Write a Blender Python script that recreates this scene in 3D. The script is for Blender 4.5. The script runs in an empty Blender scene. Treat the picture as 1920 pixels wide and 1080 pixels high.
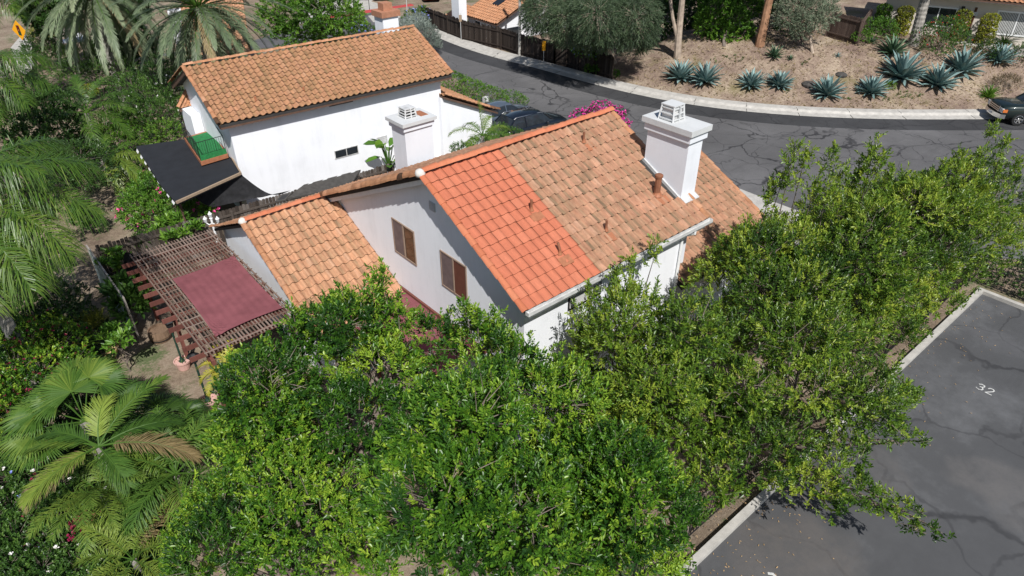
import bpy, math, random
import numpy as np
from math import sin, cos, tan, atan, atan2, radians, pi, sqrt, hypot
from mathutils import Vector
from mathutils.geometry import tessellate_polygon
RNG = np.random.default_rng(7); random.seed(7)
C = bpy.context.scene.collection
# ---------------------------------------------------------------- camera maths (24 mm lens, 15 m above the street)
EYE = np.array([0., 0., 15.]); FOC = 1280.
PITCH = radians(33.74); HEAD = radians(49.3)
_h = np.array([cos(HEAD), sin(HEAD), 0]); _r = np.array([sin(HEAD), -cos(HEAD), 0])
_F = _h*cos(PITCH) + np.array([0, 0, -sin(PITCH)]); _U = _h*sin(PITCH) + np.array([0, 0, cos(PITCH)])
def ray(x, y): return _r*(x-960)/FOC + _U*(540-y)/FOC + _F
def at(x, y, z=0.):
    d = ray(x, y); return EYE + d*((z-15)/d[2])
def onx(x, y, X):
    d = ray(x, y); return EYE + d*(X/d[0])
def ony(x, y, Y):
    d = ray(x, y); return EYE + d*(Y/d[1])
def onp(x, y, P0, n):
    d = ray(x, y); return EYE + d*(((np.array(P0)-EYE) @ n)/(d @ n))
def project(P):
    v = np.asarray(P) - EYE; w = v @ _F
    return 960+FOC*(v @ _r)/w, 540-FOC*(v @ _U)/w, w
def inpoly(x, y, poly):
    x = np.asarray(x); y = np.asarray(y); r = np.zeros(x.shape, bool); n = len(poly)
    for i in range(n):
        x0, y0 = poly[i]; x1, y1 = poly[(i+1) % n]
        if y0 == y1: continue
        c = (y0 > y) != (y1 > y)
        r ^= c & (x < (x1-x0)*(y-y0)/(y1-y0)+x0)
    return r
def nrm(v): v = np.asarray(v, float); return v/np.maximum(np.linalg.norm(v, axis=-1, keepdims=True), 1e-9)
# ---------------------------------------------------------------- terrain
def smooth(t): t = min(1, max(0, t)); return t*t*(3-2*t)
EDGE_PX = [(800, 60), (820, 72), (880, 94), (921, 109), (990, 122), (1040, 138), (1110, 158), (1180, 176), (1300, 200), (1400, 211),
           (1500, 219), (1600, 223), (1700, 225), (1830, 224)]
EDGE = [at(x, y)[:2] for x, y in EDGE_PX]
EDGE.append(EDGE[-1] + (EDGE[-1]-EDGE[-2])*3)
EDGE = np.array(EDGE)
def edge_dist(p):
    best = (1e9, 0, 0.)
    for i in range(len(EDGE)-1):
        a, b = EDGE[i], EDGE[i+1]; d = b-a; t = min(1, max(0, ((p-a) @ d)/(d @ d))); q = a+d*t
        v = p-q; dist = hypot(*v)
        if dist < best[0]:
            side = d[0]*v[1]-d[1]*v[0]
            best = (dist, i+t, side)
    return best
def ground(x, y):
    if x > 30 and y > -15:
        d, s, side = edge_dist(np.array([x, y]))
        if side > 0:
            amp = smooth((s-4.2)/3.2)
            h = 2.5*smooth((d-1.2)/7.5)*amp
            if d > 1.4: h += amp*0.10*sin(x*1.3+y*.7)*sin(y*1.1-x*.4)*smooth((d-1.4)/2)
            return h + 0.06*smooth((d-1.2)/.5)
        return 0.
    if y > 4.9:
        return -0.6*(1-smooth((x-15)/8.))*smooth((y-4.9)/1.2)
    return 0.
def hit(x, y):
    d = ray(x, y); t = 5.
    for _ in range(4000):
        p = EYE+d*t
        if p[2] <= ground(p[0], p[1]): return p
        t += .05
    return at(x, y)
# ---------------------------------------------------------------- object helpers
def tag(o, label=None, cat=None, group=None, kind=None):
    if label: o['label'] = label
    if cat: o['category'] = cat
    if group: o['group'] = group
    if kind: o['kind'] = kind
    return o
def thing(name, label, cat, loc=(0, 0, 0), rz=0., group=None):
    o = bpy.data.objects.new(name, None); C.objects.link(o); o.empty_display_size = .2
    o.location = [float(c) for c in loc]; o.rotation_euler = (0, 0, rz)
    return tag(o, label, cat, group)
def npmesh(name, V, faces, material, parent=None, tones=None, smooth_faces=False, local=False):
    """faces: list of int arrays (m,k); tones: list of (m,) arrays. Vertices in world space unless local."""
    V = np.asarray(V, float)
    if parent is not None and not local:
        L = np.zeros(3); P = parent
        while P is not None: L = L + np.array(P.location); P = P.parent
        V = V - L
    me = bpy.data.meshes.new(name)
    me.vertices.add(len(V)); me.vertices.foreach_set('co', V.astype(np.float32).ravel())
    faces = [np.asarray(f, np.int32) for f in faces if len(f)]
    idx = np.concatenate([f.ravel() for f in faces]); tot = np.concatenate([np.full(len(f), f.shape[1], np.int32) for f in faces])
    st = np.concatenate([[0], np.cumsum(tot)[:-1]]).astype(np.int32)
    me.loops.add(len(idx)); me.loops.foreach_set('vertex_index', idx)
    me.polygons.add(len(tot)); me.polygons.foreach_set('loop_start', st); me.polygons.foreach_set('loop_total', tot)
    me.polygons.foreach_set('use_smooth', np.full(len(tot), bool(smooth_faces)))
    me.update(calc_edges=True)
    if tones is not None:
        a = me.attributes.new('tone', 'FLOAT', 'FACE'); a.data.foreach_set('value', np.concatenate(tones).astype(np.float32))
    me.materials.append(material)
    o = bpy.data.objects.new(name, me); C.objects.link(o)
    if parent is not None: o.parent = parent
    return o
class MB:
    def __init__(s): s.v = []; s.f = []; s.t = []; s.tone = 0.5
    def face(s, *ids): s.f.append(ids); s.t.append(s.tone)
    def add(s, vs, fs):
        n = len(s.v); s.v += [tuple(map(float, v)) for v in vs]
        for f in fs: s.f.append(tuple(n+i for i in f)); s.t.append(s.tone)
        return s
    def box(s, x0, x1, y0, y1, z0, z1):
        return s.add([(x0, y0, z0), (x1, y0, z0), (x1, y1, z0), (x0, y1, z0), (x0, y0, z1), (x1, y0, z1), (x1, y1, z1), (x0, y1, z1)],
                     [(3, 2, 1, 0), (4, 5, 6, 7), (0, 1, 5, 4), (1, 2, 6, 5), (2, 3, 7, 6), (3, 0, 4, 7)])
    def obox(s, p, q, w, h, up=(0, 0, 1)):
        """bar from p to q, w wide, h high, centred on the line"""
        p = np.array(p, float); q = np.array(q, float); d = nrm(q-p); sd = np.cross(d, up)
        sd = nrm(sd) if np.linalg.norm(sd) > 1e-6 else np.array([1., 0, 0]); u = np.cross(sd, d)
        vs = [e+sd*a*w/2+u*b*h/2 for e in (p, q) for a, b in ((-1, -1), (1, -1), (1, 1), (-1, 1))]
        return s.add(vs, [(0, 1, 2, 3), (7, 6, 5, 4), (0, 4, 5, 1), (1, 5, 6, 2), (2, 6, 7, 3), (3, 7, 4, 0)])
    def tube(s, pts, rad, n=8, cap=True):
        pts = [np.array(p, float) for p in pts]
        if not hasattr(rad, '__len__'): rad = [rad]*len(pts)
        rings = []; ref = np.array([.31, .17, .93])
        for i, p in enumerate(pts):
            d = nrm(pts[min(i+1, len(pts)-1)]-pts[max(i-1, 0)])
            a = np.cross(d, ref)
            if np.linalg.norm(a) < .2: a = np.cross(d, (1, 0, 0))
            a = nrm(a); b = np.cross(d, a)
            rings.append([p+(a*cos(2*pi*k/n)+b*sin(2*pi*k/n))*rad[i] for k in range(n)])
        vs = [v for r in rings for v in r]; fs = []
        for i in range(len(pts)-1):
            for k in range(n): fs.append((i*n+k, i*n+(k+1) % n, (i+1)*n+(k+1) % n, (i+1)*n+k))
        if cap: fs += [tuple(range(n))[::-1], tuple((len(pts)-1)*n+k for k in range(n))]
        return s.add(vs, fs)
    def prism(s, poly, z0, z1):
        n = len(poly)
        vs = [(x, y, z0) for x, y in poly]+[(x, y, z1) for x, y in poly]
        return s.add(vs, [tuple(range(n))[::-1], tuple(range(n, 2*n))]+[(i, (i+1) % n, n+(i+1) % n, n+i) for i in range(n)])
    def slab(s, q, t):
        """quad or polygon of 3-D points q thickened downwards by t"""
        n = len(q); vs = [tuple(p) for p in q]+[(p[0], p[1], p[2]-t) for p in q]
        return s.add(vs, [tuple(range(n)), tuple(range(n, 2*n))[::-1]]+[((i+1) % n, i, n+i, n+(i+1) % n) for i in range(n)])
    def lathe(s, c, prof, n=16):
        vs = [(c[0]+r*cos(2*pi*k/n), c[1]+r*sin(2*pi*k/n), c[2]+z) for r, z in prof for k in range(n)]; m = len(prof); fs = []
        for i in range(m-1):
            for k in range(n): fs.append((i*n+k, i*n+(k+1) % n, (i+1)*n+(k+1) % n, (i+1)*n+k))
        fs += [tuple(range(n))[::-1], tuple((m-1)*n+k for k in range(n))]
        return s.add(vs, fs)
    def build(s, name, material, parent=None, smooth_faces=False, local=False):
        by = {}
        for f, t in zip(s.f, s.t): by.setdefault(len(f), ([], []))[0].append(f); by[len(f)][1].append(t)
        return npmesh(name, s.v, [np.array(a) for a, b in by.values()], material, parent, [np.array(b) for a, b in by.values()], smooth_faces, local)
def copy_tree(o, parent=None):
    c = o.copy(); C.objects.link(c)
    if parent is not None: c.parent = parent
    for ch in list(o.children): copy_tree(ch, c)
    return c
# ---------------------------------------------------------------- materials
class NT:
    def __init__(s, name):
        m = bpy.data.materials.new(name); m.use_nodes = True; s.m = m; s.t = m.node_tree
        s.b = s.t.nodes['Principled BSDF']; s.l = s.t.links
        s.co = s.n('ShaderNodeTexCoord').outputs['Object']
    def n(s, k, **kw):
        x = s.t.nodes.new(k)
        for a, v in kw.items(): setattr(x, a, v)
        return x
    def lk(s, a, b): s.l.new(a, b)
    def noise(s, scale, detail=4, rough=.6, co=None, stretch=None, dist=0.):
        x = s.n('ShaderNodeTexNoise'); x.inputs['Scale'].default_value = scale; x.inputs['Detail'].default_value = detail
        x.inputs['Roughness'].default_value = rough; x.inputs['Distortion'].default_value = dist
        co = co or s.co
        if stretch:
            mp = s.n('ShaderNodeMapping'); mp.inputs['Scale'].default_value = stretch; s.lk(co, mp.inputs['Vector']); co = mp.outputs[0]
        s.lk(co, x.inputs['Vector']); return x.outputs['Fac']
    def ramp(s, fac, stops, interp='LINEAR'):
        r = s.n('ShaderNodeValToRGB'); e = r.color_ramp.elements; r.color_ramp.interpolation = interp
        while len(e) < len(stops): e.new(.5)
        for k, (p, c) in zip(e, stops):
            k.position = p; k.color = (*c, 1) if hasattr(c, '__len__') else (c, c, c, 1)
        s.lk(fac, r.inputs['Fac']); return r.outputs['Color']
    def mix(s, fac, a, b, mode='MIX'):
        x = s.n('ShaderNodeMix', data_type='RGBA', blend_type=mode)
        for sock, v in ((x.inputs[0], fac), (x.inputs[6], a), (x.inputs[7], b)):
            if isinstance(v, (int, float)): sock.default_value = v
            elif isinstance(v, tuple): sock.default_value = (*v, 1)
            else: s.lk(v, sock)
        return x.outputs[2]
    def math(s, op, a, b=None):
        x = s.n('ShaderNodeMath', operation=op)
        for sock, v in ((x.inputs[0], a), (x.inputs[1], b)):
            if v is None: continue
            if isinstance(v, (int, float)): sock.default_value = v
            else: s.lk(v, sock)
        return x.outputs[0]
    def tone(s): return s.n('ShaderNodeAttribute', attribute_name='tone').outputs['Fac']
    def bump(s, h, strength=.3, dist=.02):
        x = s.n('ShaderNodeBump'); x.inputs['Strength'].default_value = strength; x.inputs['Distance'].default_value = dist
        s.lk(h, x.inputs['Height']); s.lk(x.outputs[0], s.b.inputs['Normal'])
    def col(s, c):
        if isinstance(c, tuple): s.b.inputs['Base Color'].default_value = (*c, 1)
        else: s.lk(c, s.b.inputs['Base Color'])
    def fin(s, rough=.8, spec=.3, metal=0.):
        s.b.inputs['Roughness'].default_value = rough; s.b.inputs['Specular IOR Level'].default_value = spec; s.b.inputs['Metallic'].default_value = metal
        return s.m
def plain(name, c, rough=.7, var=.25, scale=6., spec=.3, metal=0., bump=0.):
    t = NT(name); f = t.noise(scale)
    t.col(t.ramp(f, [(.3, tuple(x*(1-var) for x in c)), (.7, tuple(min(1, x*(1+var*.6)) for x in c))]))
    if bump: t.bump(t.noise(scale*8, 3), bump)
    return t.fin(rough, spec, metal)
def leafmat(name, dark, mid, light, rough=.42, trans=.25, spec=.4):
    t = NT(name); n = t.noise(1.1, 3)
    f = t.math('ADD', t.tone(), t.math('MULTIPLY', t.math('SUBTRACT', n, .5), .35))
    c = t.ramp(f, [(.05, dark), (.5, mid), (.95, light)]); t.col(c); t.fin(rough, spec)
    if trans:
        tr = t.n('ShaderNodeBsdfTranslucent'); mx = t.n('ShaderNodeMixShader'); mx.inputs[0].default_value = trans
        h = t.n('ShaderNodeHueSaturation'); h.inputs['Value'].default_value = 1.5; h.inputs['Hue'].default_value = .485
        t.lk(c, h.inputs['Color']); t.lk(h.outputs[0], tr.inputs['Color'])
        t.lk(t.b.outputs[0], mx.inputs[1]); t.lk(tr.outputs[0], mx.inputs[2])
        t.lk(mx.outputs[0], t.t.nodes['Material Output'].inputs['Surface'])
    return t.m
def stucco(name, c):
    t = NT(name); a = t.noise(.7, 5, .65); s = t.noise(2.2, 5, .7, stretch=(1, 1, .12))
    f = t.math('ADD', t.math('MULTIPLY', a, .5), t.math('MULTIPLY', s, .5))
    t.col(t.ramp(f, [(.3, tuple(x*.88 for x in c)), (.5, c), (.75, tuple(min(.9, x*1.04) for x in c))]))
    t.bump(t.noise(22, 6, .7), .28, .02); return t.fin(.9, .15)
def tilemat(name, cols, stain, amount, rough=.8):
    t = NT(name); base = t.ramp(t.tone(), [(0., tuple(x*.16 for x in cols[0])), (.02, tuple(x*.16 for x in cols[0]))]+[(i/(len(cols)-1)*.9+.06, c) for i, c in enumerate(cols)])  # darkest stop colours the lip faces: painted gap shade and joint grime
    n = t.noise(.9, 6, .75); n2 = t.noise(7, 5, .75, stretch=(1.6, .45, .45))
    f = t.math('ADD', t.math('MULTIPLY', n, .5), t.math('MULTIPLY', n2, .5))
    m = t.ramp(f, [(.44, 0.), (.68, 1.)]); x = t.mix(t.math('MULTIPLY', m, amount), base, stain)
    w = t.ramp(t.noise(2.6, 6, .8), [(.64, 0.), (.76, 1.)]); x = t.mix(t.math('MULTIPLY', w, amount*.45), x, (.62, .50, .42))
    sp = t.noise(60, 3, .8); x = t.mix(.35, x, t.ramp(sp, [(.35, .32), (.65, .62)]), 'OVERLAY')
    k = t.ramp(t.noise(4.5, 5, .7, stretch=(2.2, .5, .5)), [(.35, .30), (.65, .66)]); x = t.mix(.6 if amount > .3 else .25, x, k, 'OVERLAY'); t.col(x); t.bump(t.noise(45, 4), .25, .01); return t.fin(rough, .25)
def woodmat(name, cols, rough=.85):
    t = NT(name); b = t.ramp(t.tone(), [(i/(len(cols)-1)*.96+.02, c) for i, c in enumerate(cols)])
    g = t.noise(3, 6, .75, stretch=(8, 8, .6)); x = t.mix(.55, b, t.ramp(g, [(.3, .22), (.7, .72)]), 'OVERLAY')
    t.col(x); t.bump(g, .3, .01); return t.fin(rough, .2)
def glassmat(name, c=(.02, .025, .03), rough=.06):
    t = NT(name); t.col(t.ramp(t.noise(1.2, 3), [(.3, tuple(x*.7 for x in c)), (.7, tuple(x*1.4 for x in c))])); return t.fin(rough, .6)
def carpaint(name, c):
    t = NT(name); t.col(t.ramp(t.noise(40, 2), [(.3, tuple(x*.92 for x in c)), (.7, tuple(x*1.06 for x in c))]))
    t.b.inputs['Coat Weight'].default_value = 1; t.b.inputs['Coat Roughness'].default_value = .05; return t.fin(.35, .5, .3)
def asphalt(name, base, scale, crack, patch, warp=.5, crackw=.03, light=1.35, worn=()):
    t = NT(name); n = t.noise(.16, 6, .7); n2 = t.noise(90, 3, .7)
    c = t.ramp(n, [(.3, tuple(x*.78 for x in base)), (.5, base), (.7, tuple(x*light for x in base))])
    c = t.mix(.5, c, t.ramp(n2, [(.25, .25), (.75, .75)]), 'OVERLAY')
    st = t.noise(.5, 5, .75, stretch=(.35, 1.6, 1)); c = t.mix(t.math('MULTIPLY', t.ramp(st, [(.55, 0.), (.72, 1.)]), patch), c, tuple(x*.55 for x in base))
    wn = t.n('ShaderNodeTexNoise'); wn.inputs['Scale'].default_value = .55; wn.inputs['Detail'].default_value = 4; t.lk(t.co, wn.inputs['Vector'])
    va = t.n('ShaderNodeVectorMath', operation='SCALE'); va.inputs['Scale'].default_value = warp*4; t.lk(wn.outputs['Color'], va.inputs[0])
    vb = t.n('ShaderNodeVectorMath', operation='ADD'); t.lk(t.co, vb.inputs[0]); t.lk(va.outputs[0], vb.inputs[1])
    for sc, wd, am in ((scale, crackw, crack), (scale*2.3, crackw*1.3, crack*.7)):
        v = t.n('ShaderNodeTexVoronoi', feature='DISTANCE_TO_EDGE'); v.inputs['Scale'].default_value = sc; t.lk(vb.outputs[0], v.inputs['Vector'])
        m = t.ramp(v.outputs['Distance'], [(wd*.45, 1.), (wd, 0.)])
        br = t.ramp(t.noise(.30 if sc == scale else .5, 3), [(.36, .15), (.52, 1.)])
        c = t.mix(t.math('MULTIPLY', t.math('MULTIPLY', m, br), am), c, (.018, .018, .02))
    for cx, cy, r, wc in worn:
        dv = t.n('ShaderNodeVectorMath', operation='DISTANCE'); t.lk(vb.outputs[0], dv.inputs[0]); dv.inputs[1].default_value = (cx+warp*2, cy+warp*2, warp*2)
        pm = t.ramp(t.math('DIVIDE', dv.outputs['Value'], r*2), [(.40, 1.), (.56, 0.)]); nn = t.ramp(t.noise(1.6, 6, .75), [(.3, .25), (.6, 1.)])
        c = t.mix(t.math('MULTIPLY', t.math('MULTIPLY', pm, nn), .6), c, wc)
    t.col(c); t.bump(n2, .35, .006); return t.fin(.8, .3)
M = {}
M['stucco'] = stucco('white_stucco', (.81, .825, .855)); M['stucco_grey'] = stucco('weathered_stucco', (.74, .76, .80)); M['stucco_beige'] = stucco('beige_stucco', (.60, .54, .48))
OLD = [(.17, .115, .07), (.26, .165, .10), (.36, .205, .125), (.41, .205, .125), (.45, .245, .155), (.50, .31, .215)]
M['tile_old'] = tilemat('weathered_tile', OLD, (.25, .165, .095), .62)
M['tile_new'] = tilemat('new_terracotta_tile', [(.40, .115, .065), (.47, .145, .08), (.50, .16, .088), (.54, .19, .11)], (.38, .13, .08), .2)
M['tile_light'] = tilemat('sandy_tile', [(.27, .17, .10), (.42, .235, .13), (.50, .255, .145), (.52, .275, .155), (.56, .345, .235)], (.30, .21, .13), .42)
M['tile_nb'] = tilemat('tan_tile', [(.22, .135, .07), (.32, .18, .095), (.40, .205, .11), (.42, .21, .118), (.46, .265, .16)], (.29, .19, .08), .45)
M['ridge_old'] = tilemat('weathered_ridge_tile', [(.36, .17, .09), (.43, .20, .10), (.47, .225, .12), (.50, .26, .15)], (.25, .17, .10), .45)
M['ridge_new'] = tilemat('orange_ridge_tile', [(.46, .14, .068), (.50, .16, .08), (.53, .19, .10)], (.38, .16, .09), .25)
M['mortar'] = plain('mortar', (.62, .58, .53), .9, .2, 15)
M['dark'] = plain('dark_underside_board', (.045, .042, .04), .9)  # even dark colour for roof decks and a chimney screen
M['fascia'] = plain('brown_fascia', (.12, .07, .05), .8); M['white'] = plain('white_paint', (.78, .78, .77), .6, .08); M['galv'] = plain('galvanised_metal', (.60, .60, .59), .5, .25, 4, .4, .1)
M['flash'] = plain('painted_flashing', (.36, .145, .075), .6, .2, 8); M['pipe'] = plain('brown_pipe', (.24, .10, .055), .7, .25)
M['cap'] = stucco('grey_chimney_cap', (.56, .57, .57)); M['brickcap'] = plain('terracotta_cap', (.40, .19, .115), .85, .2, 8)
M['screen'] = plain('brown_window_screen', (.17, .125, .12), .7, .25, 3); M['frame'] = plain('bronze_frame', (.30, .22, .17), .5, .1); M['glass'] = glassmat('window_glass')
M['glassbrown'] = glassmat('tile_reflection_glass', (.07, .035, .02)); M['shutterred'] = plain('red_brown_screen', (.14, .05, .032), .7, .15, 5)  # brown tint stands in for roof tiles reflected in the pane
M['blinds'] = plain('blinds', (.55, .55, .53), .7, .1); M['black'] = plain('black_metal', (.02, .02, .021), .5, .3); M['rubber'] = plain('rubber', (.018, .018, .018), .9)
M['sail'] = plain('burgundy_cloth', (.225, .078, .088), .9, .22, 1.6, .1); M['redwood'] = woodmat('redwood_stain', [(.12, .045, .035), (.17, .065, .05), (.22, .09, .07)])
M['lath'] = woodmat('weathered_lath', [(.13, .085, .065), (.20, .14, .11), (.27, .205, .17)]); M['tanwood'] = woodmat('tan_wood', [(.30, .22, .15), (.36, .27, .19)])
M['fence'] = woodmat('weathered_fence', [(.035, .027, .022), (.07, .055, .045), (.12, .10, .085), (.17, .15, .135)]); M['darkfence'] = woodmat('dark_fence', [(.022, .016, .013), (.045, .034, .028), (.075, .06, .05)])
M['greyfence'] = woodmat('grey_fence', [(.28, .25, .22), (.34, .31, .28)]); M['brownfence'] = woodmat('brown_fence', [(.08, .055, .045), (.12, .085, .07), (.15, .11, .09)])
M['felt'] = plain('black_roofing_felt', (.020, .022, .027), .85, .2, 2); M['net'] = plain('black_shade_net', (.020, .020, .022), .8, .5, 5)
M['turf'] = plain('green_turf', (.02, .17, .05), .9, .3, 9, bump=.4); M['pink'] = plain('pink_plastic', (.62, .38, .33), .6, .12); M['yellow'] = plain('yellow_plastic', (.68, .45, .05), .5, .1)
M['whiteplastic'] = plain('white_sheet', (.75, .77, .78), .5, .12); M['teal'] = plain('faded_teal_sheet', (.27, .33, .33), .7, .5, 2.5)
M['concrete'] = plain('concrete', (.43, .41, .37), .9, .2, 2.5, .2, bump=.2); M['kerbstone'] = plain('kerb_concrete', (.45, .43, .395), .9, .2, 3, .2, bump=.2); M['redkerb'] = plain('red_kerb_paint', (.42, .06, .06), .8, .2)
M['paint'] = NT('road_paint'); _p = M['paint']; _p.col(_p.ramp(_p.noise(9, 6, .8), [(.34, (.12, .12, .12)), (.46, (.54, .54, .52))])); M['paint'] = _p.fin(.8)
M['sealed'] = asphalt('sealed_asphalt', (.045, .045, .047), .3, .6, .4, .45, .02); M['worn'] = asphalt('worn_asphalt', (.105, .10, .098), .2, .3, .5, .5, .01, 1.3)
M['road'] = asphalt('street_asphalt', (.112, .109, .110), .19, .8, .4, .45, .011)
M['lot'] = asphalt('parking_asphalt', (.078, .079, .082), .10, .55, .3, .5, .010, 1.9, [(*at(1850, 900)[:2], 1.0, (.125, .118, .115)), (*at(1905, 950)[:2], .9, (.12, .115, .113)), (*at(1480, 1050)[:2], 1.5, (.12, .108, .10)), (*at(1670, 880)[:2], .7, (.11, .105, .103)), (*at(1880, 640)[:2], .8, (.10, .10, .105))])
def soil(name, a, b, c, grass=None, bare=.5):
    t = NT(name); n = t.noise(.45, 6, .7); n2 = t.noise(7, 6, .8)
    x = t.ramp(t.math('ADD', t.math('MULTIPLY', n, .55), t.math('MULTIPLY', n2, .45)), [(.38, a), (.5, b), (.60, c)])
    x = t.mix(.6, x, t.ramp(t.noise(40, 4, .8), [(.3, .2), (.7, .8)]), 'OVERLAY')
    if grass: x = t.mix(t.ramp(t.math('ADD', t.math('MULTIPLY', t.noise(.5, 4), .7), t.math('MULTIPLY', t.noise(12, 4), .3)), [(bare, 0.), (bare+.09, .85)]), x, grass)
    t.col(x); t.bump(n2, .6, .06); return t.fin(.95, .1)
M['soil'] = soil('garden_soil', (.13, .095, .07), (.24, .185, .135), (.31, .25, .19), (.075, .115, .04), .53)
M['bank'] = soil('dry_bank', (.14, .095, .08), (.26, .195, .148), (.40, .325, .24), (.17, .145, .07), .55)
M['bark'] = plain('grey_bark', (.20, .165, .14), .95, .4, 5, .1, bump=.4); M['twig'] = plain('twig_bark', (.19, .155, .13), .95, .3, 5, .1); M['palebark'] = plain('pale_bark', (.42, .34, .27), .9, .35, 3, .1); M['orangebark'] = plain('orange_bark', (.36, .20, .12), .9, .4, 2.5, .1)
M['leaf_a'] = leafmat('glossy_leaf', (.018, .060, .008), (.074, .185, .013), (.30, .43, .04), .38, .24, .42)
M['leaf_b'] = leafmat('olive_leaf', (.028, .070, .010), (.112, .205, .018), (.31, .38, .045), .38, .24, .45)
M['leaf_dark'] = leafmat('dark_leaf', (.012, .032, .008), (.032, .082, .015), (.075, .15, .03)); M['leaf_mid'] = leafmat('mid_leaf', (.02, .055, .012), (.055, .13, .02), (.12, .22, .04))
M['leaf_bright'] = leafmat('bright_leaf', (.03, .085, .01), (.085, .20, .02), (.19, .33, .04)); M['leaf_grey'] = leafmat('grey_leaf', (.10, .125, .105), (.20, .24, .20), (.36, .40, .36), .6, .15)
M['leaf_euc'] = leafmat('eucalyptus_leaf', (.030, .050, .024), (.065, .105, .05), (.14, .185, .09), .5, .2); M['leaf_yellow'] = leafmat('golden_leaf', (.08, .11, .015), (.22, .25, .03), (.45, .42, .05))
M['leaf_rust'] = leafmat('rust_leaf', (.05, .05, .02), (.13, .10, .05), (.22, .15, .09)); M['leaf_olive'] = leafmat('olive_tree_leaf', (.06, .085, .05), (.135, .175, .11), (.27, .31, .21), .55, .15); M['agave'] = leafmat('agave_leaf', (.055, .10, .095), (.15, .245, .235), (.31, .43, .41), .5, 0, .35); M['agave_green'] = leafmat('green_agave_leaf', (.03, .065, .035), (.075, .14, .08), (.15, .23, .13), .5, 0)
M['frond'] = leafmat('palm_leaflet', (.018, .045, .010), (.068, .142, .018), (.24, .31, .05), .36, .25, .5); M['frond_grey'] = leafmat('grey_palm_leaflet', (.06, .085, .045), (.14, .19, .105), (.27, .31, .18), .45, .15); M['frond_bright'] = leafmat('bright_palm_leaflet', (.02, .055, .012), (.066, .142, .02), (.21, .28, .045), .52, .25, .3)
M['dry'] = leafmat('dry_leaflet', (.10, .075, .03), (.23, .17, .075), (.42, .34, .19), .7, .2)
M['fl_pink'] = plain('pink_petal', (.72, .09, .30), .6, .25, 20); M['fl_mag'] = plain('magenta_petal', (.74, .05, .38), .6, .3, 20); M['fl_white'] = plain('white_petal', (.78, .76, .72), .6, .1, 20); M['fl_red'] = plain('red_petal', (.50, .03, .03), .6, .2, 20); M['fl_blue'] = plain('blue_petal', (.28, .33, .72), .6, .2, 20); M['fl_dry'] = plain('fallen_leaf', (.40, .27, .14), .8, .45, 3); M['fl_wine'] = plain('wine_petal', (.26, .012, .06), .6, .3, 20)
M['truck'] = carpaint('black_green_paint', (.010, .020, .018)); M['suv'] = carpaint('navy_black_paint', (.008, .012, .020)); M['sedan'] = carpaint('grey_blue_paint', (.10, .125, .16)); M['redcar'] = carpaint('maroon_paint', (.15, .01, .015)); M['whitecar'] = carpaint('white_paint_car', (.7, .7, .7))
M['chrome'] = plain('chrome', (.62, .62, .62), .2, .1, 3, .5, .9); M['amber'] = plain('amber_lens', (.55, .16, .04), .3, .2); M['lens'] = plain('clear_lens', (.55, .57, .58), .15, .2, 5, .6); M['redlens'] = plain('red_lens', (.35, .01, .01), .2)
M['signblue'] = plain('blue_sign', (.05, .19, .55), .5, .1); M['signyellow'] = plain('yellow_sign', (.80, .36, .01), .5, .08); M['doorwood'] = woodmat('door_wood', [(.085, .035, .018), (.11, .048, .024)]); M['panelblack'] = glassmat('skylight_glass', (.012, .013, .016), .15)
M['trunkpalm'] = plain('palm_bark', (.30, .28, .25), .95, .5, 3, .1, bump=.8); M['barrel'] = woodmat('barrel_wood', [(.16, .10, .065), (.22, .15, .10)]); M['greenpaint'] = plain('dark_green_paint', (.02, .05, .035), .5); M['yellowwood'] = plain('faded_yellow_wood', (.55, .42, .20), .8, .2)
M['stone'] = plain('dark_stone', (.07, .065, .06), .9, .3)
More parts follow.
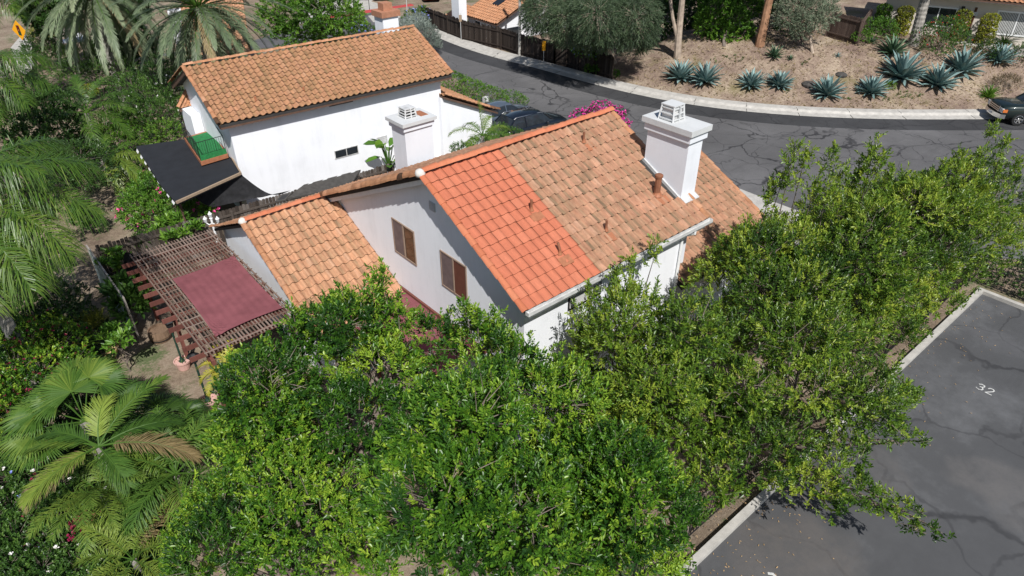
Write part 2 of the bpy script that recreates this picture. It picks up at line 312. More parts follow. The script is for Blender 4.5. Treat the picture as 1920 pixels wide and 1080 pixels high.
# ---------------------------------------------------------------- foliage generators (numpy)
UP = np.array([0, 0, 1.])
def leaves(base, d, n, L, W, tone, fold=.18, droop=0.):
    """leaf blades: base (N,3), direction d, normal n, length L (N,), width W (N,)"""
    d = nrm(d); s = nrm(np.cross(d, n)); u = np.cross(s, d); L = L[:, None]; W = W[:, None]
    dd = -UP*droop
    p = [base, base+d*L*.35-s*W*.40+u*W*fold+dd*L*.12, base+d*L*.74-s*W*.46+u*W*fold+dd*L*.55, base+(d+dd)*L, base+d*L*.74+s*W*.46+u*W*fold+dd*L*.55, base+d*L*.35+s*W*.40+u*W*fold+dd*L*.12]
    V = np.stack(p, 1).reshape(-1, 3); k = np.arange(len(base))[:, None]*6
    return V, np.concatenate([k+np.array([[0, 3, 2, 1]]), k+np.array([[0, 5, 4, 3]])], 0), np.concatenate([tone, tone])
def sprays(P, D, nleaf, twig, L, W, tone, spread=.95, rng=RNG, whorl=.0, droop=0.):
    N = len(P); t = (np.arange(nleaf)+.6)/nleaf; t = whorl+(1-whorl)*t
    ref = np.where(np.abs(D[:, 2:3]) > .9, np.array([[1., 0, 0]]), np.array([[0, 0, 1.]]))
    a = nrm(np.cross(D, ref)); b = np.cross(D, a)
    ph = rng.random((N, 1))*6.28+np.arange(nleaf)[None]*2.4+rng.normal(0, .3, (N, nleaf))
    ang = spread*(1.15-.65*t)[None]+rng.normal(0, .15, (N, nleaf))
    pr = a[:, None]*np.cos(ph)[..., None]+b[:, None]*np.sin(ph)[..., None]
    ld = D[:, None]*np.cos(ang)[..., None]+pr*np.sin(ang)[..., None]
    base = P[:, None]+D[:, None]*(t[None, :, None]*twig[:, None, None])
    nn = D[:, None]*np.sin(ang)[..., None]-pr*np.cos(ang)[..., None]+UP*.55+rng.normal(0, .28, (N, nleaf, 3))
    Ls = L*(.55+.85*rng.random((N, nleaf))); Ws = W*(.75+.5*rng.random((N, nleaf)))
    tn = tone[:, None]+rng.normal(0, .09, (N, nleaf))
    return leaves(base.reshape(-1, 3), ld.reshape(-1, 3), nn.reshape(-1, 3), Ls.ravel(), Ws.ravel(), tn.ravel(), droop=droop)
def shell(blobs, n, rng=RNG, inner=.55, low=-.45, upbias=.45, noise=.35, outer=1.06):
    """spray roots and directions on a union of ellipsoids"""
    B = np.array(blobs, float); area = (B[:, 3]*B[:, 4]+B[:, 3]*B[:, 5]+B[:, 4]*B[:, 5]); cnt = np.maximum(4, (n*area/area.sum()).astype(int))
    Ps, Ds, Bi = [], [], []
    for i, (b, c) in enumerate(zip(B, cnt)):
        d = nrm(rng.normal(0, 1, (c*2, 3))); d = d[d[:, 2] > low][:c]
        r = inner+(outer-inner)*rng.random((len(d), 1))**.45
        Ps.append(b[:3]+d*b[3:]*r); Ds.append(nrm(nrm(d/b[3:])+UP*upbias+rng.normal(0, noise, d.shape))); Bi.append(np.full(len(d), i))
    P = np.concatenate(Ps); D = np.concatenate(Ds); bi = np.concatenate(Bi)
    depth = np.ones(len(P))*9
    for i, b in enumerate(B):
        q = np.linalg.norm((P-b[:3])/b[3:], axis=1); q[bi == i] = 9; depth = np.minimum(depth, q)
    keep = (depth > .72) | (rng.random(len(P)) < .12)
    return P[keep], D[keep], bi[keep]
def sticks(A, Bp, r0, r1):
    """3-sided tapered sticks from A to Bp"""
    d = nrm(Bp-A); ref = np.where(np.abs(d[:, 2:3]) > .9, np.array([[1., 0, 0]]), np.array([[0, 0, 1.]])); a = nrm(np.cross(d, ref)); b = np.cross(d, a)
    ring = [(cos(k*2.094), sin(k*2.094)) for k in range(3)]
    V = np.stack([A+(a*c+b*s)*r0[:, None] for c, s in ring]+[Bp+(a*c+b*s)*r1[:, None] for c, s in ring], 1).reshape(-1, 3)
    k = np.arange(len(A))[:, None]*6
    F = np.concatenate([k+np.array([[j, (j+1) % 3, 3+(j+1) % 3, 3+j]]) for j in range(3)])
    return V, F
def merge(parts):
    V = []; F = []; T = []; o = 0
    for v, f, t in parts: V.append(v); F.append(f+o); T.append(t); o += len(v)
    return np.concatenate(V), np.concatenate(F), np.concatenate(T)
def trunk_mesh(base, blobs, r, rng, fork=.35, lean=0.):
    """tapered trunk with limbs curving to each clump"""
    m = MB(); base = np.array(base, float); cen = np.mean([b[:3] for b in blobs], 0)
    zf = base[2]+(cen[2]-base[2])*fork; f = np.array([base[0]*.6+cen[0]*.4, base[1]*.6+cen[1]*.4, zf])
    m.tube([base-UP*.1, base+(f-base)*.5+rng.normal(0, .05, 3)*[1, 1, 0], f], [r*1.25, r, r*.85], 8)
    for b in blobs:
        e = np.array(b[:3]); mid = (f+e)/2+rng.normal(0, .18, 3)+UP*.15
        m.tube([f-UP*.05, f*.7+mid*.3+rng.normal(0, .08, 3), mid, mid*.25+e*.75, e], [r*.5, r*.42, r*.28, r*.13, r*.04], 6)
    return m
def bush_arrays(blobs, n, nleaf, L, W, twig=.15, rng=RNG, spread=.95, var=.18, mean=.5, keep=None, **k):
    P, D, bi = shell(blobs, n, rng, **k)
    if keep is not None:
        q = keep(P); P, D, bi = P[q], D[q], bi[q]
    off = rng.normal(0, .08, len(blobs)); tone = mean+off[bi]+rng.normal(0, var, len(P))
    return P, D, bi, sprays(P, D, nleaf, twig*(.7+.6*rng.random(len(P))), L, W, tone, spread, rng)
def bush(name, label, cat, blobs, n, mat, nleaf=9, L=.08, W=.035, twig=.14, group=None, stem=True, flowers=None, keep=None, seed=1, stem_mat='twig', **k):
    """a shrub or small tree: leafy crown, woody stem, optional flowers"""
    rng = np.random.default_rng(seed); B = np.array(blobs, float); c = B[:, :3].mean(0); gz = k.pop('gz', None)
    if gz is None: gz = ground(c[0], c[1])
    t = thing(name, label, cat, (c[0], c[1], gz), 0, group)
    P, D, bi, (V, F, T) = bush_arrays(blobs, n, nleaf, L, W, twig, rng, keep=keep, **k)
    npmesh('foliage' if B[:, 5].max() < 1.3 else 'crown', V, [F], M[mat], t, [T])
    if stem:
        m = trunk_mesh((c[0], c[1], gz), [tuple(b) for b in B], max(.03, .05*B[:, 5].max()), rng, .3)
        v = np.array(m.v); k4 = [np.array([f for f in m.f if len(f) == j]) for j in sorted({len(f) for f in m.f})]
        q = rng.random(len(P)) < .10; cc = B[bi[q], :3]; A = cc+(P[q]-cc)*.25
        sv, sf = sticks(A, P[q]+D[q]*twig*.7, np.full(q.sum(), .009*max(.6, B[:, 5].max())), np.full(q.sum(), .003))
        npmesh('stem' if B[:, 5].max() < 1.3 else 'trunk', np.concatenate([v, sv]), k4+[sf+len(v)], M[stem_mat], t)
    for fm, fn, fr in flowers or []:
        q = rng.permutation(len(P))[:fn]; pp = P[q]+D[q]*twig*.9
        fl = [sprays(pp, nrm(D[q]+UP*.3), 7, np.full(len(q), .02), fr, fr*.75, np.full(len(q), .5), 1.1, rng)]
        v, f, tt = merge(fl)
        if fn > 60: npmesh('flowers', v, [f], M[fm], t)
        else:
            for i in range(len(q)): ff = np.concatenate([np.arange(i*7, i*7+7), 7*len(q)+np.arange(i*7, i*7+7)]); g = f[ff]; ids, inv = np.unique(g, return_inverse=True); npmesh('flower', v[ids], [inv.reshape(g.shape)], M[fm], t)
    return t
def sphere_blobs(c, r, n, rng, rr=.55, flat=.8):
    """clumps scattered over a dome of radii r at c"""
    out = []; k = 0
    while len(out) < n and k < 900:
        k += 1; d = nrm(rng.normal(0, 1, 3))
        if d[2] < -.25: continue
        p = np.array(c)+d*np.array(r)*(.55+.35*rng.random()); s = rr*(.75+.5*rng.random())
        if all(np.linalg.norm(p-np.array(o[:3])) > .75*min(s, o[3]) for o in out): out.append((*p, s, s, s*flat))
    return out
# ---------------------------------------------------------------- palms
def frond_arrays(base, az, el, L, rng, nleaf=46, ll=.55, lw=.035, droop=1.0, ldroop=.6, vee=.5, tone=.5, start=.16, twist=0., fwd=.75, ragged=.12):
    """one pinnate frond: returns (rachis points, leaflet arrays)"""
    n = 14; d = np.array([cos(az)*cos(el), sin(az)*cos(el), sin(el)]); p = np.array(base, float); pts = [p.copy()]; hd = np.array([cos(az+twist), sin(az+twist), 0])
    for i in range(n):
        a = el-droop*(i/n)**1.25*1.55; d = np.array([cos(az+twist*i/n)*cos(a), sin(az+twist*i/n)*cos(a), sin(a)]); p = p+d*L/n; pts.append(p.copy())
    pts = np.array(pts); t = np.linspace(start, .995, nleaf); x = t*n; i0 = np.minimum(x.astype(int), n-1); fr = (x-i0)[:, None]
    b = pts[i0]*(1-fr)+pts[i0+1]*fr; d = nrm(pts[i0+1]-pts[i0]); s = nrm(np.cross(d, UP)+1e-6); u = np.cross(s, d)
    prof = np.clip(np.sin(pi*np.clip((t-start)/(1-start)*.86+.12, 0, 1))**.6, .25, 1)
    V = []; F = []; T = []; o = 0
    for sg in (-1, 1):
        f = fwd*(.55+.7*(t-start)/(1-start))[:, None]
        ld = nrm(s*sg*(1-.25*f)+d*f+u*vee+rng.normal(0, ragged, (nleaf, 3))); ln = (ll*prof*(.85+.3*rng.random(nleaf)))[:, None]
        wv = nrm(np.cross(ld, u))*lw/2; g = -UP*ldroop*ln*(.75+.5*rng.random((nleaf, 1)))
        p0 = b; p1 = b+ld*ln*.45+g*.14; p2 = b+ld*ln*.8+g*.55; p3 = b+ld*ln+g
        v = np.stack([p0-wv*.6, p0+wv*.6, p1-wv, p1+wv, p2-wv*.7, p2+wv*.7, p3-wv*.1, p3+wv*.1], 1).reshape(-1, 3)
        k = np.arange(nleaf)[:, None]*8+o
        for q in ((0, 1, 3, 2), (2, 3, 5, 4), (4, 5, 7, 6)): F.append(k+np.array([q])); T.append(np.full(nleaf, tone)+rng.normal(0, .08, nleaf))
        V.append(v); o += len(v)
    return pts, (np.concatenate(V), np.concatenate(F), np.concatenate(T))
def palm(name, label, base, top, fronds, mats, trunk_r=.15, group=None, nleaf=46, ll=.55, lw=.035, seed=3, rach=.022, trunk_mat='trunkpalm', cat='palm tree', **k):
    """fronds: list of (azimuth, elevation, length, droop, tone, which material)"""
    rng = np.random.default_rng(seed); base = np.array(base, float); top = np.array(top, float)
    t = thing(name, label, cat, base, 0, group); m = MB()
    h = top[2]-base[2]; n = max(4, int(h/.14))
    m.tube([base+(top-base)*i/n-UP*(.1 if i == 0 else 0) for i in range(n+1)], [trunk_r*(1.15-.3*i/n)*(1+.07*(i % 2)) for i in range(n+1)], 12)
    groups = {}; r = MB()
    for az, el, L, dr, tn, mt in fronds:
        kk = dict(k); pts, arr = frond_arrays(top+UP*.02, az, el, L, rng, nleaf, ll, lw, dr, tone=tn, **kk)
        groups.setdefault(mt, []).append(arr); r.tube(pts[::2], [rach*(1.25-1.1*i/(len(pts[::2])-1)) for i in range(len(pts[::2]))], 5)
    m.build('trunk', M[trunk_mat], t); r.build('frond_stalks', M['frond'] if 'frond' in groups else M['frond_bright'], t)
    for mt, arrs in groups.items():
        v, f, tt = merge(arrs); npmesh('dead_fronds' if mt == 'dry' else 'fronds', v, [f], M[mt], t, [tt])
    return t
def fan_leaf(hub, d, u, R, rng, n=56, arc=4.2, tone=.5):
    d = nrm(d); s = nrm(np.cross(d, u)); u = np.cross(s, d); V = []; F = []; T = []
    for i in range(n):
        a = -arc/2+arc*i/(n-1); r = R*(1-.20*abs(a/arc*2)**2)*(.93+.14*rng.random()); q = d*cos(a)+s*sin(a); w = np.cross(q, u)*r*arc/n*.62; z = u*(.02 if i % 2 else -.02)*R
        dip = -UP*r*(.10+.12*rng.random()); k = len(V)
        V += [hub-w*.05, hub+w*.05, hub+q*r*.55-w*.55+z, hub+q*r*.55+w*.55-z, hub+q*r*.8-w*.42+dip*.3, hub+q*r*.8+w*.42+dip*.3, hub+q*r+dip]
        F += [(k, k+1, k+3, k+2), (k+2, k+3, k+5, k+4), (k+4, k+5, k+6, k+6)]; T += [tone+rng.normal(0, .09)]*3
    return np.array(V), np.array(F), np.array(T)
def fan_palm(name, label, base, top, leavesl, mat, seed=5, group=None, R=.9):
    rng = np.random.default_rng(seed); base = np.array(base, float); top = np.array(top, float); t = thing(name, label, 'palm tree', base, 0, group)
    MB().tube([base-UP*.1, (base+top)/2, top], [.2, .17, .16], 10).build('trunk', M['trunkpalm'], t); parts = []; st = MB()
    for az, el, pl, tn in leavesl:
        d = np.array([cos(az)*cos(el), sin(az)*cos(el), sin(el)]); hub = top+d*pl; st.tube([top, top+d*pl*.5+UP*.04, hub], [.02, .016, .012], 5)
        dd = nrm(d*[1, 1, .35]-UP*.12); parts.append(fan_leaf(hub, dd, np.cross(np.cross(dd, UP), dd), R*(.85+.3*rng.random()), rng, tone=tn))
    v, f, tt = merge(parts); npmesh('fan_leaves', v, [f], M[mat], t, [tt]); st.build('leaf_stalks', M['frond_bright'], t); return t
def rosette(name, label, cat, loc, n, L, W, mat, seed=1, group=None, lo=.15, hi=1.45, curl=.25, thick=1., tone=.5, extra=None):
    """agave, aloe or yucca: thick channelled blades in a spiral; single mesh"""
    rng = np.random.default_rng(seed); V = []; F = []; T = []
    for j in range(n):
        f = j/(n-1); el = hi-(hi-lo)*f**.8+rng.normal(0, .06); az = j*2.39996+rng.normal(0, .12); ln = L*(.72+.28*sin(pi*min(1, f*.8+.25)))*(.9+.2*rng.random()); k = len(V); p = np.array([0, 0, .05*L])
        s = np.array([-sin(az), cos(az), 0]); ns = 6; tn = tone+rng.normal(0, .14)
        for i in range(ns+1):
            q = i/ns; e = el-curl*q*q*(1.2-el*.5); d = np.array([cos(az)*cos(e), sin(az)*cos(e), sin(e)]); u = np.cross(d, s); u = u if u[2] > 0 else -u
            w = W*(.62+.75*q-1.36*q**2.2)*.5 if q < 1 else 0.
            V += [p-s*w+u*w*.55*thick, p-u*w*.12, p+s*w+u*w*.55*thick]; p = p+d*ln/ns
        for i in range(ns):
            a = k+i*3; F += [(a, a+1, a+4, a+3), (a+1, a+2, a+5, a+4)]; T += [tn, tn+.04]
    o = npmesh(name, np.array(V), [np.array(F)], M[mat], None, [np.array(T)], True); o.location = [float(x) for x in loc]; return tag(o, label, cat, group)
# ---------------------------------------------------------------- tiled roofs
def tile_arrays(O, u, s, W, L, tw=.30, cl=.36, amp=.05, clip=None, rng=RNG, flat=False, gap=.0):
    O = np.array(O, float); u = nrm(u); s = nrm(s); n = np.cross(u, s); n = n if n[2] > 0 else -n; V = []; F = []; T = []; k = 0
    a = np.array([0, .1, .25, .4, .55, .7, .85, 1.]) if not flat else np.array([0, .12, .3, .5, .62, .75, .88, 1.])
    nu = int(math.ceil(W/tw-.02)); ns = int(math.ceil(L/cl-.02)); tw = W/nu; cl = L/ns
    h = np.where(a > .4, np.sin(pi*np.clip((a-.4)/.6, 0, 1)), -.22*np.sin(pi*a/.4))*amp if not flat else np.where(a > .5, np.sin(pi*np.clip((a-.5)/.5, 0, 1))*amp, 0.)
    for j in range(ns):
        for i in range(nu):
            if clip and not clip((i+.5)*tw, (j+.5)*cl): continue
            x = (i+gap/2+a*(1-gap))*tw; s0 = j*cl-.02; s1 = (j+1)*cl+.015+rng.normal(0, .004); z = rng.normal(0, .003)
            P = lambda sv, hv: O+u*x[:, None]+s*sv+n*(hv+z)[:, None]
            V += [P(s0, h+.012), P(s1, h+.052), P(s1-.004, h*.97+.014)]; m = len(a); q = np.arange(m-1)[:, None]+k
            F += [q+np.array([[0, 1, m+1, m]]), q+np.array([[m, m+1, 2*m+1, 2*m]])]; 
            am = (a[:-1]+a[1:])/2; r0 = .62+.42*(rng.random()-.5); tt = np.clip(r0-np.where((am < .38) | (am > .94), .34*rng.random()+.08, 0.)*(0 if flat or gap else 1)+rng.normal(0, .03, m-1), .08, .99); T.append(np.concatenate([tt, np.zeros(m-1)])); k += 3*m  # lips get the darkest tone: shade of the gap below painted in, plus grime
    return np.concatenate(V), np.concatenate(F), np.concatenate(T)
def barrel_arrays(p, q, r=.13, ln=.38, rng=RNG, up=UP, taper=.78, full=.6):
    """half-round cap tiles overlapping from p to q"""
    p = np.array(p, float); q = np.array(q, float); D = np.linalg.norm(q-p); d = (q-p)/D; s = nrm(np.cross(d, up)); u = np.cross(s, d); n = max(1, round(D/ln)); V = []; F = []; T = []; k = 0
    an = np.linspace(-full*.5*pi-.2, full*.5*pi+.2, 9)
    for i in range(n):
        b0 = p+d*D*i/n-d*.02; b1 = p+d*D*(i+1)/n+d*.03; tn = rng.random(); rows = [(b0, r*taper), (b0*.25+b1*.75, r*.97), (b1, r), (b1, r*.86)]
        jz = rng.normal(0, .006)
        for b, rr in rows: V += [b+s*rr*sin(x)+u*(rr*cos(x)+jz) for x in an]
        for a in range(3):
            for c in range(8): F.append((k+a*9+c, k+a*9+c+1, k+a*9+9+c+1, k+a*9+9+c)); T.append(tn)
        k += 36
    return np.array(V), np.array(F), np.array(T)
def tiles_obj(name, arrs, mat, parent, label=None):
    v, f, t = merge(arrs); o = npmesh(name, v, [f], M[mat], parent, [t]); return tag(o, label)
# ---------------------------------------------------------------- ground, street, car park
def sheet(name, px_or_xy, z, mat, kind='structure', label=None):
    pts = [Vector((float(p[0]), float(p[1]), 0)) for p in px_or_xy]; tri = tessellate_polygon([pts])
    T = []
    for t in tri:
        a, b, c = [pts[i] for i in t]; T.append(t if (b-a).cross(c-a).z > 0 else t[::-1])
    o = npmesh(name, [(p.x, p.y, z) for p in pts], [np.array(T)], M[mat]); return tag(o, None, None, None, kind)
gx = np.arange(-22, 112, .8); gy = np.arange(-34, 110, .8)
GV = np.array([(x, y, ground(x, y)) for x in gx for y in gy]); ny = len(gy)
GF = np.array([(i*ny+j, (i+1)*ny+j, (i+1)*ny+j+1, i*ny+j+1) for i in range(len(gx)-1) for j in range(ny-1)])
cen = GV[GF].mean(1); side = np.array([c[0] > 30 and (lambda e: e[2] > 0 and e[1] > 1.5)(edge_dist(c[:2])) for c in cen])
def submesh(name, F, mat):
    ids, inv = np.unique(F, return_inverse=True); return tag(npmesh(name, GV[ids], [inv.reshape(F.shape)], M[mat], smooth_faces=True), kind='structure')
submesh('ground', GF[~side], 'soil'); submesh('hillside', GF[side], 'bank')
road_px = [(470, 78), (540, 55), (600, 38), (660, 26), (700, 23), (770, 11), (870, -4), (960, -16), (960, 6), (880, 20), (800, 38)]+EDGE_PX
inner = [(62, -14), (48, -9), (36, 1.5), (30.3, 6.5), (28.6, 10.5), (29.2, 15), (28.9, 27.5), (24, 27.6), (23.6, 36.5), (28.6, 36.6), (30.5, 45), (33.5, 50), (30, 54), (22, 58), (12, 62)]
sheet('road', [at(*p)[:2] for p in road_px]+[EDGE[-1]]+inner, .015, 'road')
def kerb_strip(name, line, prof, mat, flip=1):
    """sweep a (offset, height) profile along a plan polyline"""
    line = np.array(line, float)[:, :2]; fine = [line[0]]
    for a, b in zip(line[:-1], line[1:]):
        n = max(1, int(np.linalg.norm(b-a)/1.2)); fine += [a+(b-a)*(i+1)/n for i in range(n)]
    L = np.array(fine)
    for _ in range(6): L[1:-1] = (L[:-2]+2*L[1:-1]+L[2:])/4
    d = nrm(np.gradient(L, axis=0)); nn = np.stack([-d[:, 1], d[:, 0]], 1)*flip; m = len(prof)
    V = [(*(p+q*o), z) for p, q in zip(L, nn) for o, z in prof]
    F = [(i*m+k, i*m+k+1, (i+1)*m+k+1, (i+1)*m+k) for i in range(len(L)-1) for k in range(m-1)]
    if flip > 0: F = [f[::-1] for f in F]
    return tag(npmesh(name, V, [np.array(F)], M[mat]), kind='structure')
kerb_strip('road_edge_seal', EDGE, [(-1.9, .017), (-.0, .019)], 'sealed')
kerb_strip('kerb', EDGE, [(0, .01), (.02, .03), (.55, .045), (.62, .06), (.72, .17), (.80, .185), (1.35, .19), (1.36, .0)], 'kerbstone')
kerb_strip('pavement_kerb', [(31, 6.3), (29.0, 10.2), (28.9, 12), (29.1, 15), (29.2, 26.5)], [(0, .015), (.02, .05), (.1, .15), (.22, .16), (1.5, .17), (1.52, -.2)], 'kerbstone', 1)
sheet('driveway', [(23.2, 11.6), (28.0, 11.0), (27.6, 26.8), (23.4, 26.8)], .012, 'concrete')
lot_out = [at(x, y)[:2] for x, y in [(690, 24), (770, 12), (870, -3), (940, -14), (900, -60), (600, -40), (560, 20)]]
sheet('far_pavement', [at(*p)[:2] for p in [(560, 46), (600, 37), (660, 25), (700, 22), (770, 10), (870, -5), (960, -17), (960, -70), (560, -50)]], .02, 'concrete')
kerb_strip('red_kerb', [at(x, y) for x, y in [(600, 38), (650, 27.5), (690, 24.5), (730, 19), (775, 11.5)]], [(-.1, .0), (-.05, .15), (.5, .16), (.55, .0)], 'redkerb')
sheet('street_corner_ramp', [at(*p)[:2] for p in [(690, 30), (760, 19), (768, 25), (740, 38), (700, 42)]], .021, 'concrete')
KP = np.array(EDGE)[::1]; m = MB(); acc = 0.
for a, b in zip(EDGE[2:-1], EDGE[3:]):
    n = max(1, int(np.linalg.norm(b-a)/3.2)); d = nrm(b-a); o = np.array([-d[1], d[0]])
    for k in range(n):
        p = a+(b-a)*k/n; m.obox((*(p+o*.04), .02), (*(p+o*.6), .045), .018, .04); m.obox((*(p+o*.78), .172), (*(p+o*1.34), .177), .018, .034)
tag(m.build('kerb_joints', M['stone']), kind='structure')
sheet('car_park', [(-8, -30), (28.25, -30), (28.25, 4.73), (-8, 4.73)], .012, 'lot')
MB().box(-8, 28.45, 4.73, 4.93, -.75, .15).build('car_park_kerb', M['kerbstone']); bpy.data.objects['car_park_kerb']['kind'] = 'structure'
MB().box(28.26, 28.45, -30, 4.728, -.4, .15).build('car_park_end_kerb', M['kerbstone']); bpy.data.objects['car_park_end_kerb']['kind'] = 'structure'
def strokes(name, label, o, right, up, size, glyphs, w=.055):
    m = MB(); o = np.array([*o, .019]); R = np.array([*right, 0.]); U = np.array([*up, 0.]); x0 = 0.
    G = {'3': [[(.02, .85), (.2, 1), (.45, .95), (.5, .75), (.38, .55), (.2, .52)], [(.38, .52), (.52, .35), (.48, .1), (.25, 0), (0, .12)]], '2': [[(.02, .78), (.12, .96), (.35, 1), (.5, .85), (.46, .62), (.02, .02)], [(0, 0), (.54, 0)]],
         '5': [[(.5, 1), (.08, 1), (.05, .55), (.3, .6), (.5, .42), (.48, .12), (.25, 0), (0, .1)]]}
    for g in glyphs:
        for st in G[g]:
            for a, b in zip(st[:-1], st[1:]):
                p = o+R*(x0+a[0]*size)+U*a[1]*size; q = o+R*(x0+b[0]*size)+U*b[1]*size; d = nrm(q-p); s = np.cross(d, UP)*w/2; e = d*w*.3
                m.add([p-e-s, p-e+s, q+e+s, q+e-s], [(0, 1, 2, 3)])
                o = o+UP*.0004
        x0 += size*.82
    return tag(m.build(name, M['paint']), label, 'marking')
c32 = at(1829, 728); strokes('parking_number', 'white painted number 32 on the dark car park asphalt', c32[:2], (0, -1), (1, 0), .34, '32', .038)
c35 = at(1425, 1092); strokes('parking_number', 'worn white painted number cut off at the bottom edge of the car park', c35[:2], (0, -1), (1, 0), .42, '35', .07)
_r2 = np.random.default_rng(4)
P = np.stack([9+19*_r2.random(330)**2.2, 4.7-np.abs(_r2.normal(0, .9, 330)), np.full(330, .03)], 1)
P2 = np.stack([_r2.uniform(8, 28, 500), _r2.uniform(4.95, 6.5, 500), np.zeros(500)], 1); P2[:, 2] = [ground(x, y)+.05 for x, y in P2[:, :2]]
P = np.concatenate([P, P2]); d = _r2.normal(0, 1, P.shape); d[:, 2] *= .12
v, f, t = leaves(P, d, UP+_r2.normal(0, .25, P.shape), _r2.uniform(.04, .085, len(P)), _r2.uniform(.015, .028, len(P)), _r2.random(len(P)))
tag(npmesh('fallen_leaves', v, [f], M['fl_dry'], None, [t]), kind='stuff')
# ---------------------------------------------------------------- the main house
house = thing('house', 'white stucco house with orange and weathered tile roof in the middle', 'house', (9.85, 10.95, -.6))
PK = np.array([0, 14.88, 7.08]); RE = np.array([0, 10.54, 4.82]); LE = np.array([0, 21.47, 4.0]); X0, X1 = 9.45, 17.22
def zroof(y): return PK[2]+(y-PK[1])*((PK[2]-RE[2])/(PK[1]-RE[1]) if y < PK[1] else -(PK[2]-LE[2])/(LE[1]-PK[1]))
m = MB(); prof = [(10.95, -.75), (20.95, -.75), (20.95, zroof(20.95)-.14), (14.88, 6.92), (10.95, zroof(10.95)-.14)]
m.add([(x, y, z) for x in (9.85, 16.75) for y, z in prof], [(0, 1, 2, 3, 4), (9, 8, 7, 6, 5)]+[((i+1) % 5, i, 5+i, 5+(i+1) % 5) for i in range(5)])
wall = m.build('wall', M['stucco'], house)
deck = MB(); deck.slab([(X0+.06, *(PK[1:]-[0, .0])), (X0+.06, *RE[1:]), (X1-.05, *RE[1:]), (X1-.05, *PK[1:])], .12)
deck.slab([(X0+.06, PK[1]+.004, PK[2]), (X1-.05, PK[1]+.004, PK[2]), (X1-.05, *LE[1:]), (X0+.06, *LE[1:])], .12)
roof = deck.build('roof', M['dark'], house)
sR = nrm(RE-PK); sL = nrm(LE-PK); LR = np.linalg.norm(RE-PK)+.02; LL = np.linalg.norm(LE-PK)
nR = np.cross((1, 0, 0), sR); nR = nR if nR[2] > 0 else -nR
off = nR*.02
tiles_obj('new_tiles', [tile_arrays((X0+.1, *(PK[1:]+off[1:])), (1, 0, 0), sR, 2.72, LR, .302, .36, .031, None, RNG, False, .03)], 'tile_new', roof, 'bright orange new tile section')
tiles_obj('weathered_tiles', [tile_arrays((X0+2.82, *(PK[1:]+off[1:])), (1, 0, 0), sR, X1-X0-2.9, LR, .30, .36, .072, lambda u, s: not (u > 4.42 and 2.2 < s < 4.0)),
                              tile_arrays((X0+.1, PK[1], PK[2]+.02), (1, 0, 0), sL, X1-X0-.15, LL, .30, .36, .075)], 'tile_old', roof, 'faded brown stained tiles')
def verge(p, q, up): return barrel_arrays(p, q, .125, .365, RNG, up, .8)
tiles_obj('new_verge_tiles', [verge((X0, PK[1], PK[2]+.03), (X0, RE[1]-.03, RE[2]+.02), UP)], 'ridge_new', roof)
tiles_obj('old_verge_tiles', [barrel_arrays((X0, PK[1], PK[2]+.06), (X0, LE[1], LE[2]+.06), .165, .365, RNG, UP, .76, .95)], 'ridge_old', roof); tiles_obj('far_verge_tiles', [verge((X1, PK[1], PK[2]+.03), (X1, RE[1], RE[2]+.03), UP)], 'ridge_old', roof)
tiles_obj('ridge_tiles', [barrel_arrays((X0+.08, PK[1], PK[2]+.09), (X1, PK[1], PK[2]+.09), .15, .45, RNG)], 'ridge_new', roof)
MB().lathe((X0, PK[1], PK[2]+.0), [(.02, .0), (.14, .0), (.15, .08), (.12, .17), (.04, .21)], 10).build('ridge_mortar', M['mortar'], roof, True)
m = MB()
for a, b in ((PK, RE), (PK, LE)): m.obox((X0+.13, a[1], a[2]-.17), (X0+.13, b[1], b[2]-.17), .045, .20); 
m.build('barge_board', M['white'], roof)
g = MB(); gy0 = RE[1]-.02
for a, b, c, d_ in ((-.13, -.125, -.02, .09), (-.13, .0, -.025, -.018), (-.005, .0, -.02, .09)): g.box(X0+.05, X1+.12, gy0+a, gy0+b, RE[2]-.1+c, RE[2]-.1+d_)
g.box(X0+.05, X0+.06, gy0-.124, gy0-.006, RE[2]-.118, RE[2]-.012); g.box(X1+.11, X1+.12, gy0-.124, gy0-.006, RE[2]-.118, RE[2]-.012)
gut = g.build('gutter', M['galv'], house)
MB().box(X0+.2, X1-.06, gy0+.004, gy0+.04, RE[2]-.30, RE[2]-.125).build('eave_board', M['white'], house)
m = MB(); m.tube([(16.55, gy0-.06, RE[2]-.12), (16.55, gy0-.06, RE[2]-.28), (16.55, 10.88, RE[2]-.55), (16.55, 10.88, -.5)], .045, 8); m.build('downpipe', M['white'], house)
def window(parent, axis, c0, a0, a1, z0, z1, out, frame='frame', panes=('screen', 'glassbrown'), fw=.045, names=('insect_screen', 'pane')):
    """sliding window on a wall plane; axis 'x' (wall normal -x at x=c0) or 'y' (normal -y at y=c0)"""
    def bx(m, u0, u1, d0, d1, w0, w1):
        if axis == 'x': m.box(c0-d1, c0-d0, u0, u1, w0, w1)
        else: m.box(u0, u1, c0-d1, c0-d0, w0, w1)
    f = MB(); mid = (a0+a1)/2
    bx(f, a0, a1, -.02, out, z0, z0+fw); bx(f, a0, a1, -.02, out, z1-fw, z1); bx(f, a0, a0+fw, -.02, out-.003, z0+fw, z1-fw); bx(f, a1-fw, a1, -.02, out-.003, z0+fw, z1-fw); bx(f, mid-.025, mid+.025, -.02, out+.004, z0+fw, z1-fw)
    w = f.build('window', M[frame], parent)
    for (u0, u1), mt, nm in zip(((a0+fw, mid-.025), (mid+.025, a1-fw)), panes, names):
        p = MB(); bx(p, u0, u1, -.01, out-.02 if nm == 'insect_screen' else .008, z0+fw, z1-fw); p.build(nm, M[mt], w)
    return w
window(house, 'x', 9.85, 16.12, 17.40, 3.40, 4.66, .035, 'frame', ('glassbrown', 'screen'), .04, ('pane', 'insect_screen'))
